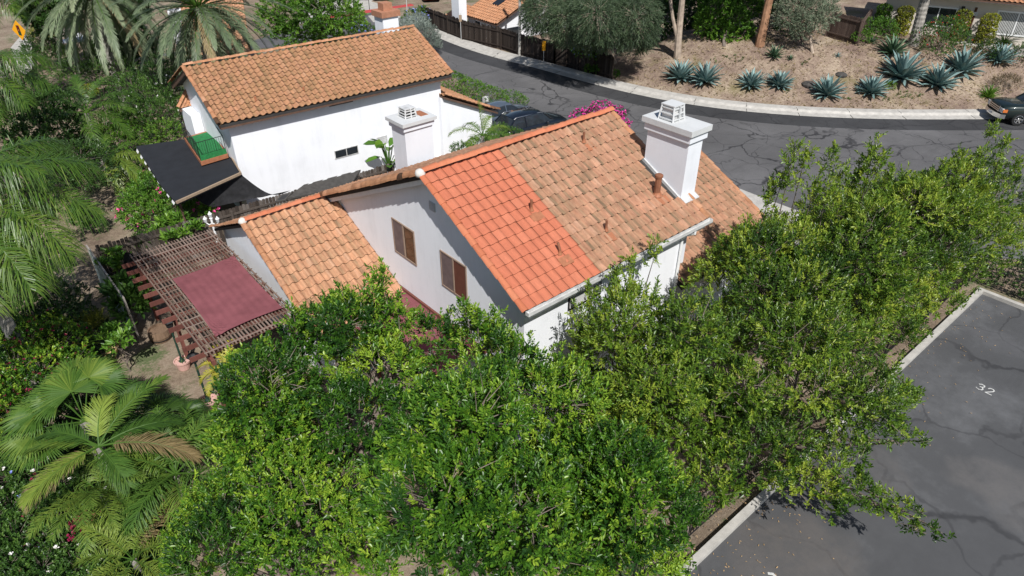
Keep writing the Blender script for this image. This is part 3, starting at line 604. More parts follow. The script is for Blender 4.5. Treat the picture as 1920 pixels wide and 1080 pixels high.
window(house, 'x', 9.85, 13.45, 14.73, 3.38, 4.64, .035, 'frame', ('shutterred', 'screen'), .04, ('insect_screen', 'insect_screen'))
w = window(house, 'y', 10.95, 11.5, 12.85, 3.66, 4.44, .03, 'black', ('screen', 'glass'), .04)
m = MB()
for i in range(13): m.box(11.56, 12.80, 10.915, 10.935, 3.73+i*.05, 3.755+i*.05)
m.build('blinds', M['blinds'], w)
m = MB(); gv = onx(808, 384, 9.85); m.box(9.82, 9.86, gv[1]-.22, gv[1]+.06, gv[2]-.16, gv[2]+.12)
for i in range(5): m.obox((9.812, gv[1]-.2, gv[2]-.13+i*.055), (9.812, gv[1]+.04, gv[2]-.13+i*.055), .03, .01)
m.build('gable_vent', M['galv'], house)
P0 = np.array([9.4, PK[1], PK[2]+.02])
for x, y, r, h in ((996, 396, .038, .34), (1049, 478, .038, .34), (1136, 434, .038, .34), (1094, 268, .038, .34), (1231, 367, .10, .66)):
    b = onp(x, y, P0, nR); b[2] += .02; m = MB(); lean = np.array([.0, .03, 0]) if (x, y) == (1049, 478) else np.zeros(3)
    m.tube([b-UP*.05, b+UP*h*.5, b+UP*h+lean*3], [r*1.05, r, r], 10)
    if r > .08: m.lathe(b+UP*h, [(r*1.0, -.05), (r*1.3, -.04), (r*1.32, .03), (r*1.05, .05), (.02, .06)], 12)
    vp = m.build('vent_pipe', M['pipe'], house)
    f = MB(); c = b+sR*.26+nR*.052; u = np.array([.26 if r > .08 else .21, 0, 0]); s = sR*.14; f.slab([c-u-s, c-u+s, c+u+s, c+u-s][::1], .012)
    f.lathe(b+nR*.03, [(r*1.9, -.02), (r*1.2, .05), (r*1.05, .09), (.01, .09)], 10); f.build('flashing', M['flash'], vp)
def chimney(parent, x0, x1, y0, y1, z0, zb, wallm, capm, arrest, band=.23, slab=.18, o1=.085, o2=.20, afrac=(.5, .5), ah=.42, aw=.27):
    c = MB().box(x0, x1, y0, y1, z0, zb).build('chimney', M[wallm], parent)
    MB().box(x0-o1, x1+o1, y0-o1, y1+o1, zb-.01, zb+band).build('chimney_band', M[wallm], c)
    MB().box(x0-o2, x1+o2, y0-o2, y1+o2, zb+band+.003, zb+band+slab).build('chimney_cap', M[capm], c)
    zt = zb+band+slab; cx = x0+(x1-x0)*afrac[0]; cy = y0+(y1-y0)*afrac[1]; m = MB(); ht = aw*.82
    for sx in (-1, 1):
        for sy in (-1, 1): m.obox((cx+sx*aw, cy+sy*aw, zt), (cx+sx*ht, cy+sy*ht, zt+ah), .05, .05)
    for k in range(3):
        z = zt+.04+k*(ah-.1)/2.2; q = aw+(ht-aw)*(z-zt)/ah; h = .035
        m.box(cx-q, cx+q, cy-q-.02, cy-q+.02, z, z+h); m.box(cx-q, cx+q, cy+q-.02, cy+q+.02, z, z+h); m.box(cx-q-.02, cx-q+.02, cy-q, cy+q, z, z+h-.002); m.box(cx+q-.02, cx+q+.02, cy-q, cy+q, z, z+h-.002)
    m.box(cx-ht-.03, cx+ht+.03, cy-ht-.03, cy+ht+.03, zt+ah, zt+ah+.03)
    m.box(cx-.02, cx+.02, cy-aw-.03, cy-aw+.01, zt, zt+ah)
    a = m.build('spark_arrestor', M[arrest], c); MB().box(cx-ht*.93, cx+ht*.93, cy-ht*.93, cy+ht*.93, zt+.01, zt+ah-.01).build('mesh_screen', M['galv' if arrest == 'cap' else 'dark'], c)
    return c
ch = chimney(house, 16.82, 17.52, 11.35, 12.95, -.6, 7.2, 'stucco_grey', 'cap', 'cap', o2=.16, afrac=(.45, .62), ah=.46, aw=.28)
m = MB(); q = [onp(x, y, P0, nR) for x, y in ((1207, 300), (1278, 380))]; m.obox((16.80, 13.0, zroof(13.0)+.06), (16.80, 11.25, zroof(11.25)+.06), .05, .10); m.slab([(16.78, 11.12, zroof(11.12)+.15), (17.5, 11.12, zroof(11.12)+.15), (17.5, 11.36, zroof(11.36)+.15), (16.78, 11.36, zroof(11.36)+.15)], .02); m.build('chimney_flashing', M['galv'], ch)
ch2 = chimney(house, 13.42, 14.72, 22.0, 22.95, -.6, 5.32, 'stucco_grey', 'cap', 'galv', .2, .14, .07, .16, (.42, .6), .34, .26)
m = MB().box(14.35, 14.7, 22.2, 22.8, 5.6, 5.672).build('rust_patch', M['flash'], ch2)
# left low wing
YR, ZR = 21.5, 3.93; sl = tan(radians(24.7)); sF = nrm((0, -1, -sl)); sB = nrm((0, 1, -sl)); XW = 6.42
bk = onx(400, 432, XW); LB = np.linalg.norm(bk[1:]-[YR, ZR]); LF = 5.15
m = MB(); e1 = np.array([0, YR, ZR])+sF*LF; e2 = np.array([0, YR, ZR])+sB*LB
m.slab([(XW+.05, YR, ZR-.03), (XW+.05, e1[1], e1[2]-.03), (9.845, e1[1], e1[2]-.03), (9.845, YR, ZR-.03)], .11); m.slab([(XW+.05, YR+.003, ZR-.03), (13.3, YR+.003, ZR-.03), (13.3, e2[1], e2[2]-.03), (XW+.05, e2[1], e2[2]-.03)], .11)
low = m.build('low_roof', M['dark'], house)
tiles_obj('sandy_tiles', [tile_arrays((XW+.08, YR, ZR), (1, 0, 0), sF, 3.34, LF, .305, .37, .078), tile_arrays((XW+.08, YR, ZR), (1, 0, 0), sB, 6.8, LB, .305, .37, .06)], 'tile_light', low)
tiles_obj('low_verge_tiles', [verge((XW, YR, ZR+.04), (XW, e1[1], e1[2]+.04), UP), verge((XW, YR, ZR+.04), (XW, e2[1], e2[2]+.04), UP)], 'ridge_old', low)
tiles_obj('low_ridge_tiles', [barrel_arrays((XW, YR, ZR+.09), (9.40, YR, ZR+.09), .145, .43, RNG)], 'ridge_new', low)
MB().lathe((XW+.02, YR, ZR+.04), [(.02, 0), (.14, 0), (.15, .06), (.1, .15), (.03, .19)], 10).build('ridge_mortar', M['mortar'], low, True)
m = MB(); prof = [(16.95, -.75), (e2[1]-.3, -.75), (e2[1]-.3, ZR-(e2[1]-.3-YR)*sl-.13), (YR, ZR-.15), (16.95, ZR-(YR-16.95)*sl-.13)]
m.add([(x, y, z) for x in (6.72, 9.84) for y, z in prof], [(0, 1, 2, 3, 4), (9, 8, 7, 6, 5)]+[((i+1) % 5, i, 5+i, 5+(i+1) % 5) for i in range(5)]); m.build('low_wing_wall', M['stucco'], house)
# garage wing
XG, YG, ZG = 22.5, 15.3, 4.62; sg = .4997; LG = 5.1; sG = nrm((0, -1, -sg)); eg = np.array([0, YG, ZG])+sG*LG
m = MB(); m.slab([(16.76, YG, ZG-.04), (16.76, eg[1], eg[2]-.04), (XG-.03, eg[1], eg[2]-.04), (XG-.03, YG, ZG-.04)], .13); m.slab([(17.2, YG+.003, ZG-.04), (XG-.03, YG+.003, ZG-.04), (XG-.03, YG+3.4, ZG-1.74), (17.2, YG+3.4, ZG-1.74)], .13)
gr = m.build('garage_roof', M['dark'], house)
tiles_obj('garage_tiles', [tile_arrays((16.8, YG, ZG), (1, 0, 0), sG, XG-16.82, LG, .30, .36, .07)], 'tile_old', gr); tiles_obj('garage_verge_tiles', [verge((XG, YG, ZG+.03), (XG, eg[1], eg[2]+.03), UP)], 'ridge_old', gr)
m = MB(); prof = [(11.3, -.3), (18.4, -.3), (18.4, 2.9), (YG, ZG-.19), (11.3, ZG-(YG-11.3)*sg-.19)]
m.add([(x, y, z) for x in (16.76, 22.1) for y, z in prof], [(0, 1, 2, 3, 4), (9, 8, 7, 6, 5)]+[((i+1) % 5, i, 5+i, 5+(i+1) % 5) for i in range(5)]); m.build('garage_wall', M['stucco'], house)
# ---------------------------------------------------------------- the house next door
nb = thing('house', 'white two storey house with tan tile roof and long blank wall', 'house', (9.2, 30.3, -.6))
E0 = np.array([8.97, 29.9, 4.46]); Un = nrm((12.12, -.57, 0)); Vn = np.array([-Un[1], Un[0], 0]); WN, RN, HN = 12.13, 3.66, 1.64
def NB(u, v, z): return E0*[1, 1, 0]+Un*u+Vn*v+UP*z
def nbox(m, u0, u1, v0, v1, z0, z1):
    return m.add([NB(u, v, z) for z in (z0, z1) for u, v in ((u0, v0), (u1, v0), (u1, v1), (u0, v1))], [(3, 2, 1, 0), (4, 5, 6, 7), (0, 1, 5, 4), (1, 2, 6, 5), (2, 3, 7, 6), (3, 0, 4, 7)])
m = MB(); prof = [(.45, -.7), (6.9, -.7), (6.9, 4.5), (RN, 5.93), (.45, 4.5)]
m.add([NB(u, v, z) for u in (.5, 11.65) for v, z in prof], [(0, 1, 2, 3, 4), (9, 8, 7, 6, 5)]+[((i+1) % 5, i, 5+i, 5+(i+1) % 5) for i in range(5)]); m.build('wall', M['stucco'], nb)
m = MB(); m.slab([NB(.05, 0, 4.40), NB(WN-.03, 0, 4.40), NB(WN-.03, RN, 6.04), NB(.05, RN, 6.04)], .10); m.slab([NB(WN-.03, 7.3, 4.40), NB(.05, 7.3, 4.40), NB(.05, RN+.003, 6.04), NB(WN-.03, RN+.003, 6.04)], .10)
nr = m.build('roof', M['dark'], nb); m = MB(); m.obox(NB(.05, .03, 4.30), NB(WN-.03, .03, 4.30), .05, .19); m.obox(NB(.05, .06, 4.30), NB(.05, RN, 5.92), .05, .2); m.obox(NB(.05, 7.25, 4.30), NB(.05, RN, 5.92), .05, .2); m.build('fascia', M['fascia'], nr)
sN = nrm(NB(0, 0, 4.44)-NB(0, RN, 6.08)); LN = np.linalg.norm(NB(0, 0, 4.44)-NB(0, RN, 6.08))
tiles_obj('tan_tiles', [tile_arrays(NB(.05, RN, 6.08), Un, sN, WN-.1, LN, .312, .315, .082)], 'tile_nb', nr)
tiles_obj('ridge_tiles', [barrel_arrays(NB(0, RN, 6.16), NB(WN, RN, 6.16), .14, .42, RNG), verge(NB(0, RN, 6.12), NB(0, 0, 4.48), UP), verge(NB(WN, RN, 6.12), NB(WN, -.0, 4.48), UP), verge(NB(0, RN, 6.12), NB(0, 7.3, 4.48), UP)], 'ridge_old', nr)
for x, y in ((634, 118), (570, 172), (480, 190)):
    b = onp(x, y, NB(0, RN, 6.10), np.cross(Un, sN)*(1 if np.cross(Un, sN)[2] > 0 else -1)); MB().tube([b, b+UP*.22], .045, 8).build('vent_pipe', M['flash'], nb)
for u0, u1, z0, z1 in ((2.75, 4.0, 4.20, 4.31), (5.3, 6.55, 4.02, 4.24)): m = MB(); nbox(m, u0, u1, .40, .46, z0, z1); m.build('attic_vent', M['black'], nb)
m = MB(); nbox(m, 5.2, 6.5, .41, .46, 1.36, 1.80); wn = m.build('window', M['galv'], nb)
for a, b in ((5.24, 5.83), (5.87, 6.46)): m = MB(); nbox(m, a, b, .404, .46, 1.40, 1.76); m.build('pane', M['glass'], wn)
m = MB()
for i in range(5): nbox(m, 7.6, 8.2, .42, .46, 1.5+i*.09, 1.55+i*.09)
m.build('wall_vent', M['galv'], nb)
ca = onp(727, 62, NB(0, RN+1.2, 5.5), np.array([0, 0, 1.])); cx, cy = ca[0], ca[1]
c = MB().box(cx-.5, cx+.5, cy-.45, cy+.45, 2, 6.45).build('chimney', M['stucco'], nb); MB().box(cx-.6, cx+.6, cy-.55, cy+.55, 6.452, 6.75).build('chimney_cap', M['brickcap'], c); MB().box(cx-.3, cx+.28, cy-.28, cy+.28, 6.752, 7.15).build('spark_arrestor', M['brickcap'], c)
# its low garage wing toward the street
yv = 29.35; va, vb = np.array([20.5, yv, 3.40]), np.array([24.2, yv, 1.72]); va2, vb2 = va+[.15, 7, 0], vb+[.15, 7, 0]
m = MB().slab([va-UP*.05, vb-UP*.05, vb2-UP*.05, va2-UP*.05], .1); gw = m.build('garage_roof', M['fascia'], nb)
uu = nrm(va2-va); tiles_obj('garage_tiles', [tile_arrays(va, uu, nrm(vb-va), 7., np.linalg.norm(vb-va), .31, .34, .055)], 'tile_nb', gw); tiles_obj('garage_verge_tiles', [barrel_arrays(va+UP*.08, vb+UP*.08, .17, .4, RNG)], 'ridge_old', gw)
m = MB(); m.add([(x, y, z) for y in (29.55, 36) for x, z in ((20.4, -.3), (23.9, -.3), (23.9, 1.72), (20.4, 3.28))], [(0, 1, 2, 3), (7, 6, 5, 4), (0, 4, 5, 1), (1, 5, 6, 2), (2, 6, 7, 3), (3, 7, 4, 0)]); m.build('garage_wall', M['stucco'], nb)
# left end: balcony, stair door, small roofs
pc = thing('patio_cover', 'flat black felt patio roof with white scalloped edge beside the white house', 'patio roof', (7.5, 31.8, -.6))
q = [at(255, 274, 2.35), at(300, 345, 2.35), at(331, 381, 2.35), at(452, 326, 2.35), at(412, 252, 2.35)]
m = MB().slab(q, .10); m.build('roof_panel', M['felt'], pc); m = MB(); m.obox(q[2]+UP*.03, q[3]+UP*.03, .09, .1); m.obox(q[3]+UP*.03, at(412, 258, 2.38), .06, .08); m.build('edge_trim', M['tanwood'], pc)
ctr0 = sum(q)/5; m = MB(); n = 18; a, b = q[0], q[2]; dd = (b-a)/n; o = nrm(np.cross(b-a, UP))*-.05
for i in range(n):
    if i % 2 == 0:
        s = a+dd*i+o-UP*.02; e = s+dd*1.25; out = nrm(np.cross(UP, dd))*(-.12); m.slab([s, e, (s*.2+e*.8)+out-UP*.2, (s*.8+e*.2)+out-UP*.2], .02)
m.build('scalloped_valance', M['white'], pc)
[MB().tube([p-UP*.1, p*[1, 1, 0]-UP*.7], .05, 8).build('post', M['fascia'], pc) for p in [ctr0+(x-ctr0)*.86 for x in (q[0], q[2], q[3])]]
bal = thing('balcony', 'small balcony with green turf floor and black wire railing on the black patio roof', 'balcony', at(385, 285, 2.4))
B = [at(345, 258, 2.62), at(376, 303, 2.62), at(427, 288, 2.62), at(396, 243, 2.62)]
m = MB().slab(B, .2); m.build('timber_base', M['flash'], bal); ctr = sum(B)/4; m = MB().slab([ctr+(p-ctr)*.90+UP*.014 for p in (B[0], B[1]*.88+B[0]*.12, B[2]*.88+B[3]*.12, B[3])], .012); m.build('turf_floor', M['turf'], bal)
m = MB()
for (a, b), nn in (((B[0], B[1]), 16), ((B[1], B[2]), 12), ((B[2], B[3]), 0)):
    a = ctr+(a-ctr)*.95; b = ctr+(b-ctr)*.95
    if nn == 0: b = a*.55+b*.45
    m.tube([a+UP*.85, b+UP*.85], .016, 5); m.tube([a+UP*.12, b+UP*.12], .012, 5)
    for i in range(nn+1): p = a+(b-a)*i/max(nn, 1); m.tube([p, p+UP*.85], .009 if i % 4 else .018, 4)
m.build('railing', M['black'], bal)
g0, g1 = B[1]*.95+ctr*.05, B[2]*.95+ctr*.05; m = MB(); n = 12
for i in range(n):
    a = g0+(g1-g0)*i/n; b = g0+(g1-g0)*(i+1)/n; ha = .10+.06*sin(i*1.9); hb = .10+.06*sin((i+1)*1.9); off2 = nrm(np.cross(g1-g0, UP))*.03; m.add([a+off2+UP*.25, b+off2+UP*.25, b+off2*2-UP*hb, a+off2*2-UP*ha], [(0, 1, 2, 3), (3, 2, 1, 0)])
m.build('green_mesh_skirt', M['turf'], bal)
m = MB(); nbox(m, .02, .48, 4.9, 6.6, -.6, 3.45); sr = m.build('stair_tower', M['stucco'], nb); ra, rb = at(352, 172, 4.1), at(336, 205, 3.45); ex_ = Un*.95+Vn*.2
m = MB().slab([ra, rb, rb+ex_, ra+ex_], .14); m.build('stair_roof', M['fascia'], sr); tiles_obj('stair_roof_tiles', [tile_arrays(ra+UP*.04, nrm(ex_), nrm(rb-ra), np.linalg.norm(ex_), np.linalg.norm(rb-ra), .31, .34, .06), barrel_arrays(ra+UP*.1, rb+UP*.1, .12, .36, RNG)], 'ridge_old', sr)
m = MB(); a = at(362, 238, 2.64); m.slab([a, a+[.45, -.1, 0], a+[.4, -.2, .2], a+[0, 0, .55]], .03); tag(m.build('white_board', M['whiteplastic']), 'white board leaning at the back of the green balcony', 'board')
m = MB(); A_, B_ = at(352, 354, 2.3), at(452, 327, 2.3); C_, D_ = at(398, 389, 1.2), at(545, 357, 1.15); n = 22; V = []
for i in range(n+1):
    for j in range(n+1):
        s, t_ = i/n, j/n; p = (A_*(1-s)+B_*s)*(1-t_)+(C_*(1-s)+D_*s)*t_; V.append(p-UP*(.55*sin(pi*t_)*(.4+.8*s)*.8+.035*sin(s*23+t_*5)*sin(pi*t_)))
F = [(i*(n+1)+j, (i+1)*(n+1)+j, (i+1)*(n+1)+j+1, i*(n+1)+j+1) for i in range(n) for j in range(n)]
tag(npmesh('shade_net', V, [np.array(F)], M['net'], smooth_faces=True), 'black shade net sagging from the patio roof to the weathered fence', 'shade net')
a = at(507, 347, .6); tag(MB().tube([a, a+[-.12, .0, .75], a+[-.16, .05, 1.5]], .014, 5).build('garden_cane', M['tanwood']), 'thin tan cane leaning by the long white wall', 'cane')
# ---------------------------------------------------------------- fences
def board_fence(name, label, line, h, mat, bw=.14, seed=1, posts=None, rails=True, gap=.006, jag=.02, back=1, group=None, cat='fence'):
    """line: base points; h: height or (h0,h1)"""
    rng = np.random.default_rng(seed); line = [np.array(p, float) for p in line]; t = thing(name, label, cat, line[0], 0, group); m = MB(); r = MB(); ps = MB()
    h0, h1 = h if hasattr(h, '__len__') else (h, h); tot = sum(np.linalg.norm(b-a) for a, b in zip(line[:-1], line[1:])); acc = 0
    for a, b in zip(line[:-1], line[1:]):
        D = np.linalg.norm((b-a)[:2]); n = max(1, int(D/bw)); d = (b-a)/n; o = nrm(np.cross(d, UP))
        for i in range(n):
            p = a+d*i; hh = h0+(h1-h0)*(acc+D*i/n)/tot+rng.normal(0, jag); m.tone = rng.random(); g = d*gap/bw; th = o*.011; jit = o*rng.normal(0, .006)
            p0, p1 = p+g+jit, p+d-g+jit; c = d*.16; tp = UP*hh
            poly = [p0-UP*.1, p1-UP*.1, p1+tp-UP*.035, p1+tp-c, p0+tp+c, p0+tp-UP*.035]; m.add([x-th for x in poly]+[x+th for x in poly], [(0, 1, 2, 3, 4, 5), (11, 10, 9, 8, 7, 6)]+[((k+1) % 6, k, 6+k, 6+(k+1) % 6) for k in range(6)])
        if rails:
            for f in (.2, .85): r.obox(a+UP*h0*f+o*back*.04, b+UP*(h1 if len(line) == 2 else h0)*f+o*back*.04, .04, .09)
        k = max(1, int(D/2.4))
        for i in range(k+1): p = a+(b-a)*i/k+o*back*.06; ps.obox(p-UP*.1, p+UP*h0*.95, .09, .09)
        acc += D
    m.build('boards', M[mat], t)
    if rails: r.build('rails', M[mat], t)
    ps.build('posts', M[mat], t); return t
f0, f1 = at(178, 462, 1.3), at(735, 306, 1.3); f0[2] = f1[2] = -.6; f0[2] = -.6
board_fence('wooden_fence', 'weathered dark grey board fence between the two back yards', [f0, f1], 1.9, 'fence', .15, 3)
# far lane fence, street right
fb = [at(*p) for p in [(792, 47), (868, 78), (940, 94), (972, 105), (1040, 122), (1112, 140), (1148, 152)]]
board_fence('wooden_fence', 'long dark brown board fence along the far kerb of the street', fb, 1.75, 'darkfence', .16, 5, back=1, jag=.04)
for p in ((200, 590),): pass
t = thing('fence_screen', 'faded grey green sheet fence at the left of the pergola garden', 'screen fence', at(160, 470, -.6)); m = MB(); a, b = at(163, 462, 1.2), at(232, 560, 1.2); n = 14
for i in range(n):
    p, q = a+(b-a)*i/n, a+(b-a)*(i+1)/n; z = .04*sin(i*1.7); z2 = .04*sin((i+1)*1.7); m.add([p+[z, 0, 0], q+[z2, 0, 0], q*[1, 1, 0]+[z2-.05, 0, -.6], p*[1, 1, 0]+[z-.05, 0, -.6], p+[z+.02, 0, 0], q+[z2+.02, 0, 0], q*[1, 1, 0]+[z2-.03, 0, -.6], p*[1, 1, 0]+[z-.03, 0, -.6]], [(0, 1, 2, 3), (7, 6, 5, 4), (0, 4, 5, 1)])
m.build('sheet', M['teal'], t); m = MB(); m.obox(a+UP*.03, b+UP*.03, .05, .05); [m.obox(p*[1, 1, 0]-UP*.7, p+UP*.05, .07, .07) for p in (a, (a+b)/2, b)]; m.build('frame_rails', M['greyfence'], t)
# iron fence of the car park
t = thing('iron_fence', 'black iron bar fence standing in the bark strip beside the car park kerb', 'fence', (14, 5.45, -.6)); m = MB()
for p, q in (((8.5, 5.45), (28.9, 5.45)), ((28.9, 5.45), (28.9, -12))):
    p = np.array([*p, 0.]); q = np.array([*q, 0.]); D = np.linalg.norm(q-p); n = int(D/.12)
    gp, gq = ground(*p[:2]), ground(*q[:2])
    for i in range(n+1):
        c = p+(q-p)*i/n; z = ground(c[0], c[1])
        if i % 18 == 0: m.obox(c+UP*(z-.1), c+UP*(z+1.2), .05, .05)
        else: m.obox(c+UP*(z+.1), c+UP*(z+1.1), .016, .016)
    k = 12
    for i in range(k):
        a = p+(q-p)*i/k; b = p+(q-p)*(i+1)/k
        for h in (.12, 1.1): m.obox(a+UP*(ground(*a[:2])+h), b+UP*(ground(*b[:2])+h), .03, .03)
m.build('bars', M['black'], t)
# ---------------------------------------------------------------- pergola, sails, yard
px0, px1, py0, py1, pz = 3.35, 6.32, 17.75, 25.2, 2.12
t = thing('pergola', 'reddish brown slatted timber pergola in the back yard', 'pergola', (4.8, 21.4, -.6)); m = MB()
for y in np.arange(py0+.15, py1, .62): m.tone = random.random(); m.box(px0-.42, px1, y-.022, y+.022, pz-.10, pz+.06)
m.build('rafters', M['redwood'], t); m = MB()
for x in np.arange(px0+.02, px1, .112): m.tone = random.random(); m.obox((x+random.gauss(0, .006), py0-.1, pz+.085), (x+random.gauss(0, .006), py1+.05, pz+.085), .045, .042)
m.build('laths', M['lath'], t); m = MB()
for y in np.arange(py0+.0, py1, .40): m.tone = random.random(); m.obox((px0-.02, y, pz+.117), (px1+.02, y+.03, pz+.117), .03, .022)
m.build('cross_battens', M['lath'], t); m = MB()
for x in (px0+.12, px1-.2): m.box(x-.05, x+.05, py0-.2, py1+.1, pz-.27, pz-.105)
m.build('beams', M['redwood'], t)
for x in (px0+.12, px1-.2):
    for y in (py0+.3, (py0+py1)/2, py1-.3): m = MB().box(x-.055, x+.055, y-.055, y+.055, -.65, pz-.272); m.build('post', M['redwood'], t)
def sail(name, label, cor, sag, nx=22, thick=.006, wr=.006):
    V = []; n = nx; cor = [np.array(c, float) for c in cor]
    for i in range(n+1):
        for j in range(n+1):
            s = i/n; q = j/n; s2 = s+.035*sin(pi*q)*(.5-s)*2*.6; q2 = q+.035*sin(pi*s)*(.5-q)*2*.6
            p = (cor[0]*(1-s2)+cor[1]*s2)*(1-q2)+(cor[3]*(1-s2)+cor[2]*s2)*q2; V.append(p-UP*(sag*16*s*(1-s)*q*(1-q)-wr*sin(s*58)*min(1, 8*q*(1-q))-.02*sin(26*atan2(q+.02, 1.02-s))*max(0, 1-3.2*hypot(1-s, q))-.02*sin(24*atan2(1.02-q, s+.02))*max(0, 1-3*hypot(s, 1-q))))
    F = np.array([(i*(n+1)+j, (i+1)*(n+1)+j, (i+1)*(n+1)+j+1, i*(n+1)+j+1) for i in range(n) for j in range(n)]); V = np.array(V); k = len(V)
    return tag(npmesh(name, np.concatenate([V, V-UP*thick]), [F, F[:, ::-1]+k], M['sail']), label, 'shade sail')
zs = 2.31
sail('shade_sail', 'burgundy shade sail stretched flat over the slatted pergola', [at(323, 523, zs), at(438, 479, zs), at(530, 577, zs), at(404, 631, zs)], .03, 44)
t = thing('side_awning', 'burgundy cloth awning fixed along the white gable wall under the windows', 'awning', (9.5, 15.5, -.6))
a0, a1 = np.array([9.80, 17.75, 1.98]), np.array([9.80, 12.6, 2.02]); b1, b0 = at(820, 700, 1.75), at(600, 600, 1.70)
V = []; n = 20
for i in range(n+1):
    for j in range(n+1): s, q = i/n, j/n; V.append((a0*(1-s)+a1*s)*(1-q)+(b0*(1-s)+b1*s)*q-UP*(.1*sin(pi*s)*sin(pi*q)+.012*sin(s*31+q*3)*sin(pi*q)))
F = np.array([(i*(n+1)+j, (i+1)*(n+1)+j, (i+1)*(n+1)+j+1, i*(n+1)+j+1) for i in range(n) for j in range(n)]); npmesh('cloth', V, [F[:, ::-1]], M['sail'], t)
m = MB().obox(a0+[.01, 0, .03], a1+[.01, 0, .03], .07, .12); m.build('ledger', M['redwood'], t); [MB().obox(p*[1, 1, 0]-UP*.7, p, .08, .08).build('post', M['redwood'], t) for p in (b0, b1, (b0+b1)/2)]
def pot(name, label, c, r, h, mat='pink', group=None, plant=True, seed=1):
    t = thing(name, label, 'plant pot', c, 0, group); MB().lathe(c, [(r*.68, 0), (r*.72, .02), (r*.92, h*.82), (r*1.02, h*.83), (r*1.04, h), (r*.9, h), (r*.86, h*.88), (.01, h*.88)], 18).build('pot', M[mat], t, False)
    if plant:
        rng = np.random.default_rng(seed); n = 26; P = np.array(c)+np.stack([rng.normal(0, r*.35, n), rng.normal(0, r*.35, n), np.full(n, h*.9)], 1); d = nrm(rng.normal(0, .6, (n, 3))+UP*1.1); v, f, tt = leaves(P, d, UP+rng.normal(0, .3, (n, 3)), rng.uniform(.08, .2, n), np.full(n, .03), rng.random(n)); npmesh('seedlings', v, [f], M['leaf_mid'], t, [tt])
    return t
def lamp_post(label, c, h, group):
    t = thing('lamp_post', label, 'lamp post', c, 0, group); c = np.array(c); m = MB(); m.lathe(c, [(.10, 0), (.10, .04), (.05, .12), (.036, .2), (.034, h), (.05, h+.02), (.02, h+.04)], 12); m.build('post', M['greenpaint'], t); m = MB(); top = c+UP*(h+.03)
    m.lathe(top, [(.05, 0), (.07, .02), (.11, .03), (.13, .24), (.02, .25)], 6); m.build('lantern', M['black'], t); MB().lathe(top, [(.19, .235), (.195, .26), (.08, .36), (.03, .38), (.035, .41), (.005, .43)], 6).build('lantern_cap', M['black'], t); return t
p1, p2 = at(346, 690, -.6), at(394, 765, -.6); p1[2] = p2[2] = -.6
pot('plant_pot', 'pale pink pot holding the lamp post farther from the camera beside the pergola', p1, .27, .36, group='pink pots with lamp posts', seed=2); pot('plant_pot', 'pale pink pot holding the lamp post by the pergola corner nearest the trees', p2, .29, .36, group='pink pots with lamp posts', seed=3)
lamp_post('dark green lantern post in the farther pink pot by the pergola', p1+UP*.3, 1.45, 'lantern posts in pots'); lamp_post('dark green lantern post in the pink pot nearest the leafy tree', p2+UP*.3, 1.6, 'lantern posts in pots')
c = at(303, 635, -.6); c[2] = -.6; t = thing('barrel_planter', 'half barrel wooden planter with a small plant beside the pergola', 'planter', c); MB().lathe(c, [(.34, 0), (.40, .22), (.37, .46), (.33, .46), (.32, .38), (.01, .38)], 18).build('barrel', M['barrel'], t); MB().lathe(c, [(.362, .08), (.372, .08), (.378, .13), (.368, .13)], 18).build('hoop', M['black'], t)
# white three lantern post by the fence
bx, by = 6.78, 26.6; t = thing('lamp_post', 'white garden lamp post with three lanterns beside the weathered fence', 'lamp post', (bx, by, -.6)); m = MB(); m.lathe((bx, by, -.6), [(.16, 0), (.15, .1), (.07, .18), (.055, .4), (.045, 2.55), (.07, 2.58), (.02, 2.62)], 12)
for sx in (-1, 1): m.tube([(bx, by, 1.75), (bx+sx*.14*.76, by-sx*.14*.65, 1.68), (bx+sx*.25*.76, by-sx*.25*.65, 1.78)], .022, 6)
m.build('post', M['white'], t)
for ox, oz in ((-.25, 1.78), (.25, 1.78), (0, 2.0)):
    c = (bx+ox*.76, by-ox*.65, oz); m = MB().lathe(c, [(.02, 0), (.05, .02), (.075, .16), (.09, .175), (.04, .24), (.015, .29), (.004, .30)], 6); ln = m.build('lantern', M['white'], t); MB().lathe(c, [(.062, .05), (.076, .15)], 6).build('lantern_glass', M['lens'], ln)
# shed roof behind the ridge
t = thing('shed', 'low grey felt roof shed between the weathered fence and the house', 'shed', at(610, 360, -.6)); z = 1.55; q = [at(535, 372, z), at(655, 350, z-.1), at(676, 318, z+.12), at(570, 346, z+.2)]; m = MB().slab(q, .08); m.build('roof_panel', M['stone'], t)
m = MB()
for k in range(4): c = q[3]+(q[2]-q[3])*(.1+.25*k)-UP*-.0; e = c+(q[0]-q[3])*.12; w = (q[2]-q[3])*.07; m.slab([c+UP*.015, c+w+UP*.015, e+w+UP*.015, e+UP*.015], .01)
m.build('bare_patches', M['cap'], t); m = MB().prism([p[:2] for p in [q[i]*.96+sum(q)/4*.04 for i in (0, 1, 2, 3)]], -.7, z-.16); m.build('wall', M['fence'], t)
c = at(533, 375, 1.45); m = MB(); u = nrm(q[1]-q[0]); v = nrm(q[3]-q[0]); m.slab([c-u*.2-v*.25+UP*.12, c+u*.25-v*.25+UP*.12, c+u*.25+v*.2+UP*.22, c-u*.2+v*.2+UP*.22], .05); m.build('hatch', M['stone'], t); MB().slab([c-u*.12-v*.2+UP*.135, c+u*.17-v*.2+UP*.135, c+u*.17+v*.1+UP*.2, c-u*.12+v*.1+UP*.2], .01).build('hatch_opening', M['black'], t)
t = thing('garden_ladder', 'faded yellow wooden ladder frame standing in the garden shade', 'garden ladder', at(205, 660, -.6)); a, b = at(197, 675, -.6), at(205, 640, .4); m = MB(); o = np.array([.28, -.1, 0])
for w in (np.zeros(3), o): m.obox(a+w, b+w, .09, .05)
